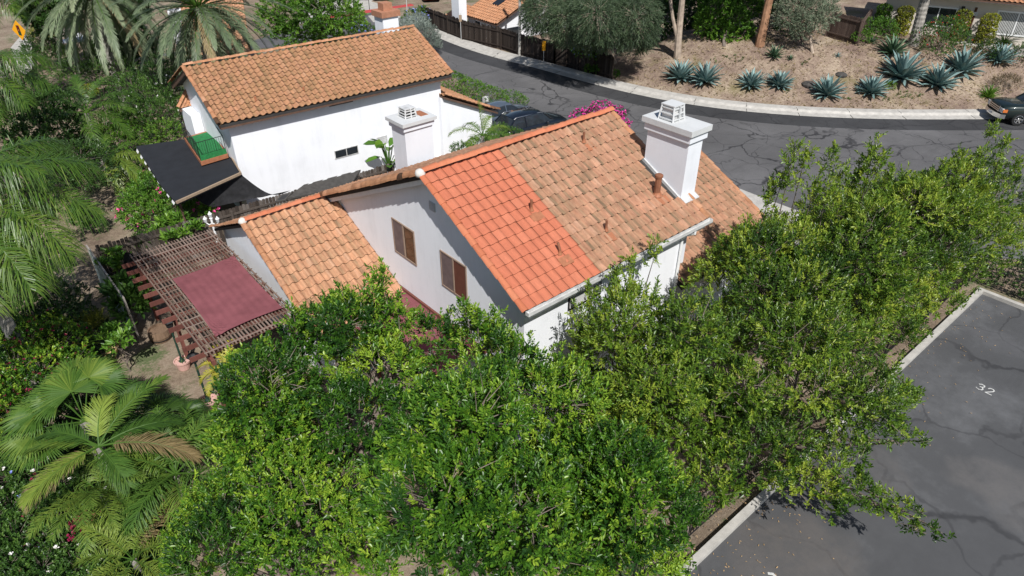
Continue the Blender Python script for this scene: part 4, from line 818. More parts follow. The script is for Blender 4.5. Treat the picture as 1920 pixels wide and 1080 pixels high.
for k in range(4): p = a+(b-a)*(.15+.25*k); m.obox(p, p+o, .11, .03)
m.build('frame', M['yellowwood'], t)
# dark netting heap at the pergola corner
m = MB(); A_ = at(236, 480, 1.9); n = 10; V = []
cs = [at(235, 475, 2.25), at(285, 478, 2.2), at(248, 520, .6), at(222, 520, .4)]
for i in range(n+1):
    for j in range(n+1): s, q = i/n, j/n; V.append((cs[0]*(1-s)+cs[1]*s)*(1-q)+(cs[3]*(1-s)+cs[2]*s)*q+np.array([.05*sin(s*14), .05*cos(q*9+s*6), .04*sin(q*11)]))
F = np.array([(i*(n+1)+j, (i+1)*(n+1)+j, (i+1)*(n+1)+j+1, i*(n+1)+j+1) for i in range(n) for j in range(n)]); tag(npmesh('shade_net', V, [F], M['net'], smooth_faces=True), 'black net draped over the far left corner of the pergola', 'shade net')
# ---------------------------------------------------------------- cars
def loft(m, rings, close=False):
    k = len(rings[0]); vs = [p for r in rings for p in r]; fs = [(i*k+j, i*k+j+1, (i+1)*k+j+1, (i+1)*k+j) for i in range(len(rings)-1) for j in range(k-1)]
    if close: fs += [tuple(range(k))[::-1], tuple((len(rings)-1)*k+j for j in range(k))]
    return m.add(vs, fs)
def body_ring(x, w, zl, zh, crown=.03): return [(x, -w*.9, zl), (x, -w, zl+.10), (x, -w*1.01, zl+(zh-zl)*.5), (x, -w*.985, zh-.12), (x, -w*.93, zh-.02), (x, -w*.5, zh+crown*.7), (x, 0, zh+crown), (x, w*.5, zh+crown*.7), (x, w*.93, zh-.02), (x, w*.985, zh-.12), (x, w*1.01, zl+(zh-zl)*.5), (x, w, zl+.10), (x, w*.9, zl)]
def wheel(t, x, y, r, side, w=.22):
    m = MB(); n = 20; pr = [(r*.62, -w/2), (r*.93, -w/2), (r, -w*.3), (r, w*.3), (r*.93, w/2), (r*.62, w/2), (r*.60, w*.2), (r*.2, w*.1), (.01, w*.1)]
    vs = [(x+rr*cos(2*pi*k/n), y+side*yy, r+rr*sin(2*pi*k/n)) for rr, yy in pr for k in range(n)]; fs = [(i*n+k, i*n+(k+1) % n, (i+1)*n+(k+1) % n, (i+1)*n+k) for i in range(len(pr)-1) for k in range(n)]; m.add(vs, fs); wh = m.build('wheel', M['rubber'], t, local=True)
    m = MB()
    for k in range(6): a = 2*pi*k/6; m.obox((x+.05*cos(a), y+side*w*.30, r+.05*sin(a)), (x+r*.6*cos(a), y+side*w*.42, r+r*.6*sin(a)), .075, .03, (0, 1, 0))
    ring = [(x+r*.60*cos(2*pi*k/24), y+side*w*.43, r+r*.60*sin(2*pi*k/24)) for k in range(25)]; m.tube(ring, .018, 5, False); m.tube([(x, y+side*w*.2, r), (x, y+side*w*.45, r)], .06, 10); m.build('rim', M['chrome'], wh, local=True)
def car(name, label, loc, rz, paint, body, green, wheels, r=.33, w=.9, rails=False, cat='car', roofw=.62, extras=None, group=None):
    """body: (x, halfwidth, zlow, zhigh); green: (x, halfwidth_bottom, halfwidth_top, zbase, ztop)"""
    t = thing(name, label, cat, loc, rz, group); m = MB(); loft(m, [body_ring(*b) for b in body], True); m.build('body', M[paint], t, True, True)
    g = MB(); R = []
    for x, wb, wt, zb, zt in green: R.append([(x, -wb, zb), (x, -(wb*.45+wt*.55), zb+(zt-zb)*.55), (x, -wt, zt-.03), (x, -wt*.55, zt), (x, wt*.55, zt), (x, wt, zt-.03), (x, (wb*.45+wt*.55), zb+(zt-zb)*.55), (x, wb, zb)])
    loft(g, R, True); g.build('windows', M['glass'], t, False, True); tops = [q for q in green if q[4]-q[3] > .38]
    rf = MB(); loft(rf, [[(x, -wt-.012, zt-.05), (x, -wt*.9, zt+.012), (x, 0, zt+.03), (x, wt*.9, zt+.012), (x, wt+.012, zt-.05)] for x, wb, wt, zb, zt in tops]); rf.build('roof', M[paint], t, True, True)
    p = MB()
    for a, b in zip(green[:-1], green[1:]):
        for s in (-1, 1):
            if abs(a[4]-b[4]) > .15: p.obox((a[0], s*(a[1]*.96 if a[4]-a[3] < .38 else a[2]), a[4]-.01), (b[0], s*(b[1]*.96 if b[4]-b[3] < .38 else b[2]), b[4]-.01), .07, .05)
    mid = tops[len(tops)//2]
    for s in (-1, 1): p.obox((mid[0], s*mid[1]*1.0, mid[3]), (mid[0], s*(mid[2]+.01), mid[4]-.03), .08, .05, (1, 0, 0))
    p.build('pillars', M[paint], t, False, True)
    for x in wheels:
        for s in (-1, 1): wheel(t, x, s*(w-.10), r, s)
    for s in (-1, 1):
        MB().lathe((green[1][0]-.02, s*(w+.10), green[1][3]-.0), [(.02, -.02), (.09, .0), (.10, .10), (.05, .15)], 8).build('mirror', M[paint], t, False, True)
        if rails: MB().tube([(tops[0][0]-.05, s*(tops[0][2]-.04), tops[0][4]+.0), (tops[0][0]-.2, s*(tops[0][2]-.04), tops[0][4]+.07), (tops[-1][0]+.15, s*(tops[-1][2]-.04), tops[-1][4]+.07), (tops[-1][0], s*(tops[-1][2]-.04), tops[-1][4]+.0)], .022, 6).build('roof_rail', M['chrome'], t, False, True)
        lw = body[0][1]; fx = body[0][0]
        h = MB().box(fx-.14, fx+.012, s*lw*.62-.2, s*lw*.62+.2, body[0][3]-.24, body[0][3]-.07); h.build('headlight', M['lens'], t, False, True)
        bxx = body[-1][0]; MB().box(bxx-.015, bxx+.1, s*body[-1][1]*.78-.12, s*body[-1][1]*.78+.12, body[-1][3]-.30, body[-1][3]-.10).build('tail_light', M['redlens'], t, False, True)
    if extras: extras(t)
    return t
SEDAN = [(2.32, .72, .30, .66, .0), (2.2, .82, .24, .74), (1.6, .88, .2, .86), (.9, .90, .18, .93), (-.2, .91, .18, .95), (-1.4, .90, .2, .97), (-2.0, .86, .26, .98), (-2.3, .78, .34, .92, .0)]
SGR = [(1.15, .80, .72, .92, .935), (.42, .82, .60, .93, 1.36), (-.1, .83, .61, .94, 1.44), (-.8, .82, .60, .95, 1.40), (-1.75, .76, .66, .97, .985)]
SUVB = [(2.25, .74, .36, .84, .0), (2.12, .84, .28, .93), (1.5, .91, .24, 1.03), (.9, .93, .22, 1.06), (-.3, .93, .22, 1.08), (-1.5, .92, .24, 1.10), (-2.05, .88, .30, 1.10), (-2.22, .82, .38, 1.02, .0)]
SUVG = [(1.15, .82, .74, 1.05, 1.065), (.5, .84, .64, 1.06, 1.56), (0, .85, .65, 1.07, 1.66), (-.9, .85, .64, 1.08, 1.66), (-1.6, .83, .62, 1.09, 1.58), (-2.08, .78, .66, 1.09, 1.12)]
car('parked_car', 'grey blue sedan parked behind the dark car on the neighbouring driveway', (25.9, 31.2, 0), radians(-4), 'sedan', SEDAN, SGR, (1.38, -1.35), group='cars parked on the driveway')
car('parked_car', 'dark navy estate car with silver roof rails parked in front of the grey sedan', (25.9, 28.5, 0), radians(-4), 'suv', SUVB, SUVG, (1.34, -1.32), .35, .93, True, group='cars parked on the driveway')
TB = [(2.95, .86, .52, 1.05, .0), (2.85, .95, .46, 1.14), (2.2, 1.0, .44, 1.20), (1.45, 1.0, .42, 1.22), (-.9, 1.0, .42, 1.24), (-.95, 1.0, .42, 1.26), (-2.8, .99, .5, 1.27), (-2.9, .95, .55, 1.24, .0)]
TG = [(1.5, .88, .80, 1.21, 1.225), (.75, .90, .70, 1.22, 1.84), (.1, .92, .72, 1.23, 1.93), (-.7, .91, .70, 1.24, 1.90), (-.98, .88, .70, 1.25, 1.27)]
def truck_front(t):
    m = MB(); x = 2.97
    m.box(x-.05, x+.02, -.56, .56, .72, 1.06); m.build('grille', M['black'], t, False, True); m = MB()
    for z in (.76, .86, .97): m.box(x, x+.045, -.55, .55, z, z+.055)
    m.box(x, x+.04, -.60, -.55, .70, 1.08); m.box(x, x+.04, .55, .60, .70, 1.08); m.build('grille_bars', M['chrome'], t, False, True)
    m = MB(); loft(m, [[(x-.25, -1.0, z), (x+.02, -.92, z), (x+.16, -.4, z), (x+.17, 0, z), (x+.16, .4, z), (x+.02, .92, z), (x-.25, 1.0, z)] for z in (.42, .46, .64, .68)]); m.build('bumper', M['chrome'], t, False, True)
    MB().box(x+.16, x+.19, -.16, .16, .50, .62).build('number_plate', M['white'], t, False, True)
    for s in (-1, 1): MB().box(x-.16, x+.01, s*.78-.14, s*.78+.14, .76, 1.02).build('headlamp', M['lens'], t, False, True); MB().box(x-.28, x-.02, s*.965-.03, s*.965+.015, .80, .98).build('turn_signal', M['amber'], t, False, True)
    MB().box(-2.86, -1.05, -.82, .82, 1.05, 1.262).build('bed_cover', M['rubber'], t, False, True)
tl = at(1905, 236, 0); hd = atan2(.73, -.68); fx, fy = cos(hd), sin(hd)
left = np.array([-fy, fx]); cc = tl[:2]-np.array([fx, fy])*1.85-left*.93
car('pickup_truck', 'black pickup truck with chrome grille parked at the kerb on the right', (cc[0], cc[1], 0), hd, 'truck', TB, TG, (1.88, -1.75), .41, 1.0, cat='pickup truck', extras=truck_front)
car('parked_car', 'maroon car cut off by the top edge beyond the red kerb', at(806, -2, .02), radians(60), 'redcar', SEDAN, SGR, (1.38, -1.35), group='cars at the far corner')
car('parked_car', 'white car cut off by the top edge beyond the bare corner lot', at(715, -5, .02), radians(60), 'whitecar', SEDAN, SGR, (1.38, -1.35), group='cars at the far corner')
# ---------------------------------------------------------------- hillside: house, agaves, shrubs
W0 = at(1803, 75, 2.5); wd = nrm((.37, -.93, 0)); wn = np.array([-.93, -.37, 0]); wn = nrm(wn)
th = thing('house', 'beige house with brown front door on top of the agave hillside', 'house', W0)
def TW(px, py, out=0.): return onp(px, py, W0+wn*out, wn)
def tw_uv(p): return float((p-W0) @ wd), float(p[2])
def TP(u, z, out=0.): return W0*[1, 1, 0]+wd*u+wn*out+UP*z
def tbox(m, u0, u1, z0, z1, o0, o1):
    return m.add([TP(u, z, o) for z in (z0, z1) for u, o in ((u0, o1), (u1, o1), (u1, o0), (u0, o0))], [(3, 2, 1, 0), (4, 5, 6, 7), (0, 1, 5, 4), (1, 2, 6, 5), (2, 3, 7, 6), (3, 0, 4, 7)])
def rect(p, q, out=0.): a = tw_uv(TW(*p, out)); b = tw_uv(TW(*q, out)); return min(a[0], b[0]), max(a[0], b[0]), min(a[1], b[1]), max(a[1], b[1])
uL = tw_uv(TW(1640, 80))[0]; zT = 5.25
m = MB(); tbox(m, uL, 12, 1.2, zT, -9, 0); m.build('wall', M['stucco_beige'], th); m = MB(); tbox(m, uL-.3, 12.3, zT-.05, zT+.10, -.1, .75); m.build('eave', M['galv'], th)
a = TP(uL-.4, zT+.12, .8); b = TP(12.4, zT+.12, .8); sl2 = nrm(-(-wn)*1-UP*.36); up2 = a-sl2*6
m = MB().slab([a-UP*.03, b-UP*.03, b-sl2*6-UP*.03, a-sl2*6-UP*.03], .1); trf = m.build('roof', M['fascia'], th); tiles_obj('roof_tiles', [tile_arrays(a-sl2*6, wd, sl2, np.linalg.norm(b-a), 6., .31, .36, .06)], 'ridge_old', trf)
def twin(p, q, blind=None):
    u0, u1, z0, z1 = rect(p, q); m = MB(); f = .10
    tbox(m, u0-f, u1+f, z0-f, z0, 0, .05); tbox(m, u0-f, u1+f, z1, z1+f, 0, .05); tbox(m, u0-f, u0, z0, z1, 0, .047); tbox(m, u1, u1+f, z0, z1, 0, .047); tbox(m, (u0+u1)/2-.03, (u0+u1)/2+.03, z0, z1, 0, .04)
    w = m.build('window', M['white'], th); m = MB(); tbox(m, u0, u1, z0, z1, -.01, .008); m.build('pane', M['glass'], w)
    if blind:
        m = MB(); n = 26
        for i in range(n): tbox(m, u0+(u1-u0)*(i+.2)/n, u0+(u1-u0)*(i+.75)/n, z0+.02, z1-.02, .01, .02)
        m.build('blinds', M['blinds'], w)
twin((1733, 12), (1783, 50)); twin((1874, 22), (1935, 68), True)
u0, u1, z0, z1 = rect((1808, 73), (1834, 14)); z0 = 2.5; m = MB(); tbox(m, u0, u1, z0, z1, 0, .03); d_ = m.build('door', M['doorwood'], th)
for k in range(2):
    for j in range(2): m = MB(); tbox(m, u0+.1+k*(u1-u0-.15)/2, u0+(k+1)*(u1-u0-.15)/2, z0+.2+j*1.0, z0+.95+j*1.0, .031, .045); m.build('panel', M['doorwood'], d_)
m = MB(); tbox(m, (u0+u1)/2-.2, (u0+u1)/2+.2, z1-.55, z1-.3, .046, .055); m.build('fanlight', M['lens'], d_)
ua = tw_uv(TW(1805, 18))[0]; m = MB(); tbox(m, ua-.1, ua+.1, 4.2, 4.75, 0, .16); m.build('wall_lantern', M['black'], th)
m = MB(); tbox(m, u0-.6, 9, 2.1, 2.52, 0, 1.3); m.build('porch_step', M['kerbstone'], th)
ax = [(1275, 152, 1.30, 34), (1322, 158, 1.30, 36), (1408, 166, 1.12, 38), (1460, 166, 1.10, 40), (1550, 183, 1.28, 38), (1632, 180, 1.22, 40), (1688, 152, 1.75, 44), (1757, 166, 1.45, 40), (1800, 140, 1.55, 40), (1873, 120, 1.2, 36)]
al = ['blue agave leftmost on the hillside near the pale tree trunk', 'blue agave touching the leftmost agave from its right', 'narrow blue agave left one of the middle pair above the kerb', 'upright blue agave right one of the middle pair above the kerb', 'blue agave standing alone above the kerb beside two dark stones', 'blue agave with a pup at its left foot next to the small green tuft', 'largest blue agave on the hillside with wide dark leaves', 'blue agave in front of the red flowered bush lowest of its cluster', 'tall blue agave right against the red flowered bush', 'blue agave beside the black cycad near the house steps']
for i, ((x, y, L, n), lab) in enumerate(zip(ax, al)):
    p = hit(x, y-3); rosette('agave', lab, 'agave', p-UP*.05, n+16, L*1.15, .26*L, 'agave', 20+i, 'blue agaves on the hillside', lo=.05, hi=1.35, curl=.32)
for i, (x, y, L, n, mt, lab, nm, cat) in enumerate([(1672, 106, 1.5, 40, 'agave_green', 'large dark green agave beside the patterned palm trunk', 'agave', 'agave'), (1452, 110, .95, 34, 'agave_green', 'small dark green agave left of the leaning grey tree', 'agave', 'agave'), (1482, 115, .45, 20, 'agave_green', 'tiny green agave just below the leaning grey tree', 'agave', 'agave'), (1571, 109, .38, 18, 'agave', 'tiny blue agave pup alone on the bare upper slope', 'agave', 'agave'),
        (1633, 84, .6, 24, 'agave_green', 'small green agave at the foot of the rounded shrub by the wooden fence', 'agave', 'agave'), (1608, 176, .55, 22, 'agave', 'small blue agave pup tucked in the shadow of a bigger agave', 'agave', 'agave'), (1722, 150, .8, 26, 'agave', 'blue agave half hidden between the largest agave and its neighbour', 'agave', 'agave')]):
    rosette(nm, lab, cat, hit(x, y-3)-UP*.04, n, L, .2*L, mt, 60+i, None, lo=.1, hi=1.35, curl=.3)
rosette('aloe', 'bright yellow green aloe at the kerb in front of the truck', 'aloe', hit(1852, 184), 46, .95, .13, 'leaf_bright', 81, None, lo=.15, hi=1.4, curl=.5)
p = hit(1880, 172); bush('dry_shrub', 'thin rust coloured shrub between the aloe and the truck', 'shrub', [(*(p+UP*.4), .8, .8, .5)], 160, 'leaf_rust', 8, .16, .02, .3, seed=82, low=0., upbias=1.2)
p = hit(1667, 166); bush('tuft', 'small bright green tuft between the agaves', 'shrub', [(*(p+UP*.15), .32, .32, .25)], 120, 'leaf_bright', 8, .09, .02, .1, seed=83)
for k, (x, y, s) in enumerate([(1516, 158, .45), (1577, 140, .4)]):
    p = hit(x, y); o = MB().lathe(p-UP*.1, [(s, 0), (s*1.05, s*.3), (s*.7, s*.55), (s*.2, s*.65)], 9).build('rock', M['stone']); tag(o, ['dark rock just left of the lone agave above the kerb', 'dark rock just above the lone agave near the kerb'][k], 'rock')
rw = np.random.default_rng(9)
PW = []
for _ in range(3200):
    x = rw.uniform(1130, 1900); y = rw.uniform(90, 205)
    if inpoly([x], [y], [(1130, 150), (1250, 110), (1400, 85), (1650, 90), (1760, 120), (1920, 120), (1920, 200), (1500, 205), (1300, 185)])[0]: PW.append((x, y))
PW = np.array([at(x, y, 1.0) for x, y in PW[:1500]]); PW[:, 2] = [ground(x, y)+.02 for x, y in PW[:, :2]]; PW = PW[PW[:, 2] > .2]
d = nrm(rw.normal(0, 1, PW.shape)+UP*.3); v, f, tt = sprays(PW, d, 5, np.full(len(PW), .05), .20, .024, rw.random(len(PW)), 1.2, rw); tag(npmesh('dry_weeds', v, [f], M['dry'], None, [tt]), kind='stuff')
PX2 = np.stack([rw.uniform(1110, 1925, 9000), rw.uniform(70, 214, 9000)], 1); PX2 = PX2[inpoly(PX2[:, 0], PX2[:, 1], [(1120, 150), (1250, 100), (1400, 75), (1650, 85), (1760, 115), (1925, 115), (1925, 212), (1500, 211), (1300, 192)])]
PM = np.array([at(x, y, 1.0) for x, y in PX2]); PM[:, 2] = [ground(x, y)+.03 for x, y in PM[:, :2]]; PM = PM[PM[:, 2] > .12]; d = rw.normal(0, 1, PM.shape); d[:, 2] *= .25
v, f, tt = leaves(PM, d, UP+rw.normal(0, .5, PM.shape), rw.uniform(.07, .26, len(PM)), rw.uniform(.03, .09, len(PM)), np.clip(rw.normal(.4, .35, len(PM)), 0, 1)); tag(npmesh('bark_mulch', v, [f], M['dry'], None, [tt]), kind='stuff')
WP = np.array([hit(x+rw.normal(0, 6), y+rw.normal(0, 3)) for x, y in [(1345, 112), (1365, 108), (1380, 112), (1690, 180), (1700, 178), (1715, 176), (1722, 182), (1660, 186), (1510, 120), (1590, 186), (1470, 172), (1395, 170)] for _ in range(5)])
v, f, tt = sprays(WP, nrm(rw.normal(0, .5, WP.shape)+UP), 7, np.full(len(WP), .08), .14, .045, rw.random(len(WP)), 1.1, rw); tag(npmesh('low_weeds', v, [f], M['leaf_mid'], None, [tt]), kind='stuff')
# topiary columns and shrubs along the house
def column(lab, px, py, h, r, mat, seed, out=.55, z=2.5):
    p = onp(px, py, W0+wn*out, wn); z0 = ground(p[0], p[1]); blobs = [(p[0], p[1], z0+h*f, r, r, h*.17) for f in (.14, .38, .62, .86)]; return bush('topiary', lab, 'topiary', blobs, 900, mat, 7, .085, .05, .06, 'clipped columns along the beige wall', seed=seed, gz=z0, low=-1, inner=.8, outer=1.0, upbias=.1, stem=True)
column('clipped column shrub nearest the wooden fence at the beige wall', 1651, 45, 1.9, .48, 'leaf_bright', 90); column('clipped column shrub left of the patterned palm trunk', 1689, 55, 1.9, .52, 'leaf_yellow', 91)
column('clipped column shrub directly left of the brown front door', 1794, 68, 2.0, .48, 'leaf_yellow', 92); column('clipped column shrub right of the brown front door', 1842, 80, 2.0, .55, 'leaf_yellow', 93, .7)
def blob_at(px, py, r, zoff=.7): p = hit(px, py); return (p[0], p[1], p[2]+r*zoff, r, r, r*.8)
bush('rounded_shrub', 'light green rounded shrub next to the wooden fence on the hilltop', 'shrub', [blob_at(1625, 72, .9), blob_at(1648, 76, 1.0), blob_at(1612, 82, .6)], 900, 'leaf_bright', 8, .09, .04, .1, seed=94)
bush('flowering_shrub', 'broad green shrub dotted with red flowers on the hilltop', 'shrub', [blob_at(1735, 92, 1.1), blob_at(1765, 86, 1.3), blob_at(1785, 96, 1.0), blob_at(1752, 106, 1.0)], 1300, 'leaf_mid', 8, .09, .04, .12, seed=95, flowers=[('fl_red', 60, .07)])
bush('yellow_shrub', 'small yellow leaved shrub beside the palm trunk under the window', 'shrub', [blob_at(1722, 62, .5)], 260, 'leaf_yellow', 8, .10, .05, .1, seed=96)
bush('low_hedge', 'dark low shrub between the tall agave and the house steps', 'shrub', [blob_at(1840, 112, .7), blob_at(1850, 105, .7)], 420, 'leaf_dark', 8, .07, .035, .08, seed=97); bush('low_hedge', 'dark green low shrub at the right frame edge above the truck', 'shrub', [blob_at(1908, 120, .8), blob_at(1925, 112, .8)], 420, 'leaf_mid', 8, .07, .035, .08, seed=98)
rosette('cycad', 'black green cycad in front of the window with vertical blinds', 'cycad', hit(1882, 82), 50, 1.3, .10, 'leaf_dark', 99, None, lo=.0, hi=1.2, curl=.7)
p = hit(1712, 84); q = np.array([*onp(1738, -30, p, wn)]); tpalm = palm('palm_tree', 'grey patterned palm trunk in front of the beige house', p, p*.3+q*.7+UP*2.2, [(k*.7, .5+.2*(k % 3), 2.2, .8, .5, 'frond') for k in range(12)], None, .30, None, 34, .5, .04, 101)
bfa = [hit(1548, 68), hit(1606, 84), hit(1622, 62)]
board_fence('wooden_fence', 'short brown board fence at the left end of the beige house', bfa, 1.75, 'brownfence', .15, 11, back=1)
# hillside trees
def tree(name, label, base, blobs, n, mat, nleaf, L, W, r, bark='bark', twig=.25, seed=1, group=None, droop=0., keep=None, fork=.45, **k):
    rng = np.random.default_rng(seed); base = np.array(base, float); t = thing(name, label, 'tree', base, 0, group); P, D, bi = shell(blobs, n, rng, **k)
    if keep is not None: q = keep(P); P, D, bi = P[q], D[q], bi[q]
    B = np.array(blobs); off = rng.normal(0, .09, len(blobs)); tone = .5+off[bi]+rng.normal(0, .17, len(P))
    if droop: D = nrm(D-UP*droop)
    V, F, T = sprays(P, D, nleaf, twig*(.6+.8*rng.random(len(P))), L, W, tone, .8, rng); npmesh('crown', V, [F], M[mat], t, [T])
    m = trunk_mesh(base, blobs, r, rng, fork); q = rng.random(len(P)) < .07; A = B[bi[q], :3]+(P[q]-B[bi[q], :3])*.2; sv, sf = sticks(A, P[q]+D[q]*twig, np.full(q.sum(), .018), np.full(q.sum(), .005)); v = np.array(m.v)
    npmesh('trunk', np.concatenate([v, sv]), [np.array([f for f in m.f if len(f) == j]) for j in sorted({len(f) for f in m.f})]+[sf+len(v)], M[bark], t); return t
def B3(px, py, z, r, rz=None): p = at(px, py, z); return (*p, r, r, rz or r*.85)
# weeping eucalyptus
rng = np.random.default_rng(30); eb = [B3(x, y, z, r, r*1.1) for x, y, z, r in [(1030, 15, 5.0, 1.5), (1070, 38, 4.6, 1.3), (1110, 50, 4.0, 1.3), (1150, 40, 4.6, 1.4), (1185, 62, 3.4, 1.1), (1190, 30, 5.0, 1.5), (1090, -2, 4.9, 1.6), (1150, -6, 4.9, 1.6), (1025, -4, 4.7, 1.5), (1208, 62, 3.4, .8), (1120, 25, 5.4, 1.5), (1008, 32, 4.2, .9), (1190, -8, 4.9, 1.6), (1120, -30, 5.2, 1.8), (1060, 62, 3.4, .6)]]
tree('eucalyptus_tree', 'weeping grey green eucalyptus overhanging the dark board fence', hit(1150, 118), eb, 9000, 'leaf_euc', 11, .24, .034, .26, 'palebark', .5, 31, droop=1.1, low=-.9, inner=.45)
def pale_trunk(name, label, pts, r, bark, crown, seed, n=700):
    base = hit(*pts[0]); base[2] -= .1; nn = -np.array([_h[0], _h[1], 0]); P = [base]+[onp(x, y, base+nn*dz, nn) for x, y, dz in pts[1:]]
    t = thing(name, label, 'tree', base); m = MB(); m.tube(P, [r*(1.15-.6*i/len(P)) for i in range(len(P))], 9); return t, m, P
t, m, P_ = pale_trunk('pale_tree', 'tall pale trunked tree forking low on the hillside', [(1270, 108), (1272, 70, 0), (1276, 30, 0), (1281, -20, .2), (1290, -80, .3)], .24, 'palebark', None, 1)
b0 = P_[1]; m.tube([P_[1]*.75+P_[0]*.25, onp(1261, 32, P_[1], -np.array([_h[0], _h[1], 0])), onp(1256, -5, P_[1], -np.array([_h[0], _h[1], 0])), onp(1252, -60, P_[1], -np.array([_h[0], _h[1], 0]))], [.13, .12, .11, .08], 8); m.build('trunk', M['palebark'], t)
P, D, bi, (V, F, T) = bush_arrays([(*(P_[4]+np.array(o)), 2.6, 2.6, 1.6) for o in ((0, 0, 1.5), (2, -1, 2), (-1, 2, 2), (1, 2, 3), (3, 2, 2.4), (-2, 0, 1.6))], 2600, 9, .30, .08, .3, np.random.default_rng(33)); npmesh('crown', V, [F], M['leaf_euc'], t, [T])
t, m, P_ = pale_trunk('orange_trunk_tree', 'leaning tree with peeling orange bark on the hillside', [(1424, 85), (1432, 50, 0), (1440, 10, 0), (1452, -40, .2), (1462, -80, .2)], .30, 'orangebark', None, 1); m.build('trunk', M['orangebark'], t)
P, D, bi, (V, F, T) = bush_arrays([(*(P_[4]+np.array(o)), 2.8, 2.8, 1.6) for o in ((0, 0, 1.5), (2.4, -1, 2), (-1, 2.4, 2), (-2.4, 0, 2.2), (1, 3, 2.5))]+[(44, 27, 11.5, 2.6, 2.6, 1.5), (46, 29, 12, 2.6, 2.6, 1.5), (43, 29.5, 11, 2.4, 2.4, 1.4), (47.5, 26, 12.5, 2.6, 2.6, 1.5), (41.8, 28.5, 11.5, 2.2, 2.2, 1.3), (45, 31, 12, 2.4, 2.4, 1.4)], 5200, 9, .30, .09, .3, np.random.default_rng(34)); npmesh('crown', V, [F], M['leaf_euc'], t, [T])  # second clump list is unseen, added to cast shade on the upper slope
gt = [B3(x, y, z, r) for x, y, z, r in [(1345, 20, 4.2, 1.25), (1375, 40, 3.6, 1.1), (1330, 45, 3.4, 1.0), (1360, 65, 2.7, 1.0), (1395, 10, 4.2, 1.2), (1360, -15, 5, 1.3), (1340, 72, 2.3, .8), (1385, 62, 2.8, .9)]]
tree('green_tree', 'dense bright green leafy tree on the hillside between the two bare trunks', hit(1358, 86), gt, 2400, 'leaf_bright', 9, .17, .08, .12, 'bark', .22, 35, low=-.9)
ol = [B3(x, y, z, r) for x, y, z, r in [(1490, 10, 5.2, .95), (1520, 20, 4.9, .95), (1540, 5, 5.2, .9), (1505, 45, 4.1, .7), (1475, 35, 4.4, .7), (1550, 30, 4.6, .7), (1500, 62, 3.5, .5), (1530, 45, 4.2, .6), (1470, -10, 5.5, .9), (1520, -20, 5.6, 1)]]
t = tree('olive_tree', 'silvery grey tree with a crooked leaning trunk on the hillside', hit(1524, 98), ol, 2600, 'leaf_olive', 9, .14, .036, .10, 'palebark', .25, 36, low=-.8)
bush('rusty_shrub', 'dark green shrub flushed with rust leaves under the silvery tree', 'shrub', [blob_at(1450, 62, 1.2), blob_at(1475, 70, 1.1), blob_at(1490, 50, 1.3), blob_at(1440, 40, 1.2)], 900, 'leaf_dark', 8, .12, .05, .15, seed=37, flowers=[('fl_dry', 70, .07)])
# dark wood behind
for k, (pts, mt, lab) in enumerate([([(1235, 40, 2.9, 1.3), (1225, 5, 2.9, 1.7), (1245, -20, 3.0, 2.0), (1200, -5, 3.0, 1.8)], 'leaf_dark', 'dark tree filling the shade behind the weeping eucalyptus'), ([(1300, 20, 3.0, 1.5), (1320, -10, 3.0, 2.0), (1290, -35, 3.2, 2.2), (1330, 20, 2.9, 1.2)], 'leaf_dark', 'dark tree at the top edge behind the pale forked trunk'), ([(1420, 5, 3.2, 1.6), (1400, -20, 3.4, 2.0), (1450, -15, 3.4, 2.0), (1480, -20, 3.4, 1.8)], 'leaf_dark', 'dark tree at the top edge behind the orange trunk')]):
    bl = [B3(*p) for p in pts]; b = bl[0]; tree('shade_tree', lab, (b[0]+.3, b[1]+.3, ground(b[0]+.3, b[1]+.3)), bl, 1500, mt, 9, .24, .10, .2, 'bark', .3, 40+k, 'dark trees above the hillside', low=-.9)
# trees outside the picture that shade the upper slope
for k, (x, y, z, r) in enumerate([(58, 40, 7, 4.5), (54, 46, 7, 4.)]):
    pass
bush('flowering_shrub', 'green shrub with pale blue flowers climbing the dark board fence', 'shrub', [B3(1098, 96, 1.6, .8), B3(1118, 102, 1.4, .6), B3(1085, 94, 1.6, .5)], 420, 'leaf_bright', 8, .10, .045, .12, seed=50, gz=.1, flowers=[('fl_blue', 50, .07)])
bush('low_shrub', 'bright green low shrub at the right end of the dark board fence', 'shrub', [blob_at(1120, 138, .5), blob_at(1132, 133, .5), blob_at(1105, 136, .35)], 320, 'leaf_bright', 8, .11, .05, .1, seed=51); bush('low_shrub', 'tiny green plant alone on the dry slope beside the kerb', 'shrub', [blob_at(1153, 144, .28)], 60, 'leaf_bright', 8, .10, .05, .08, seed=52, stem=False)
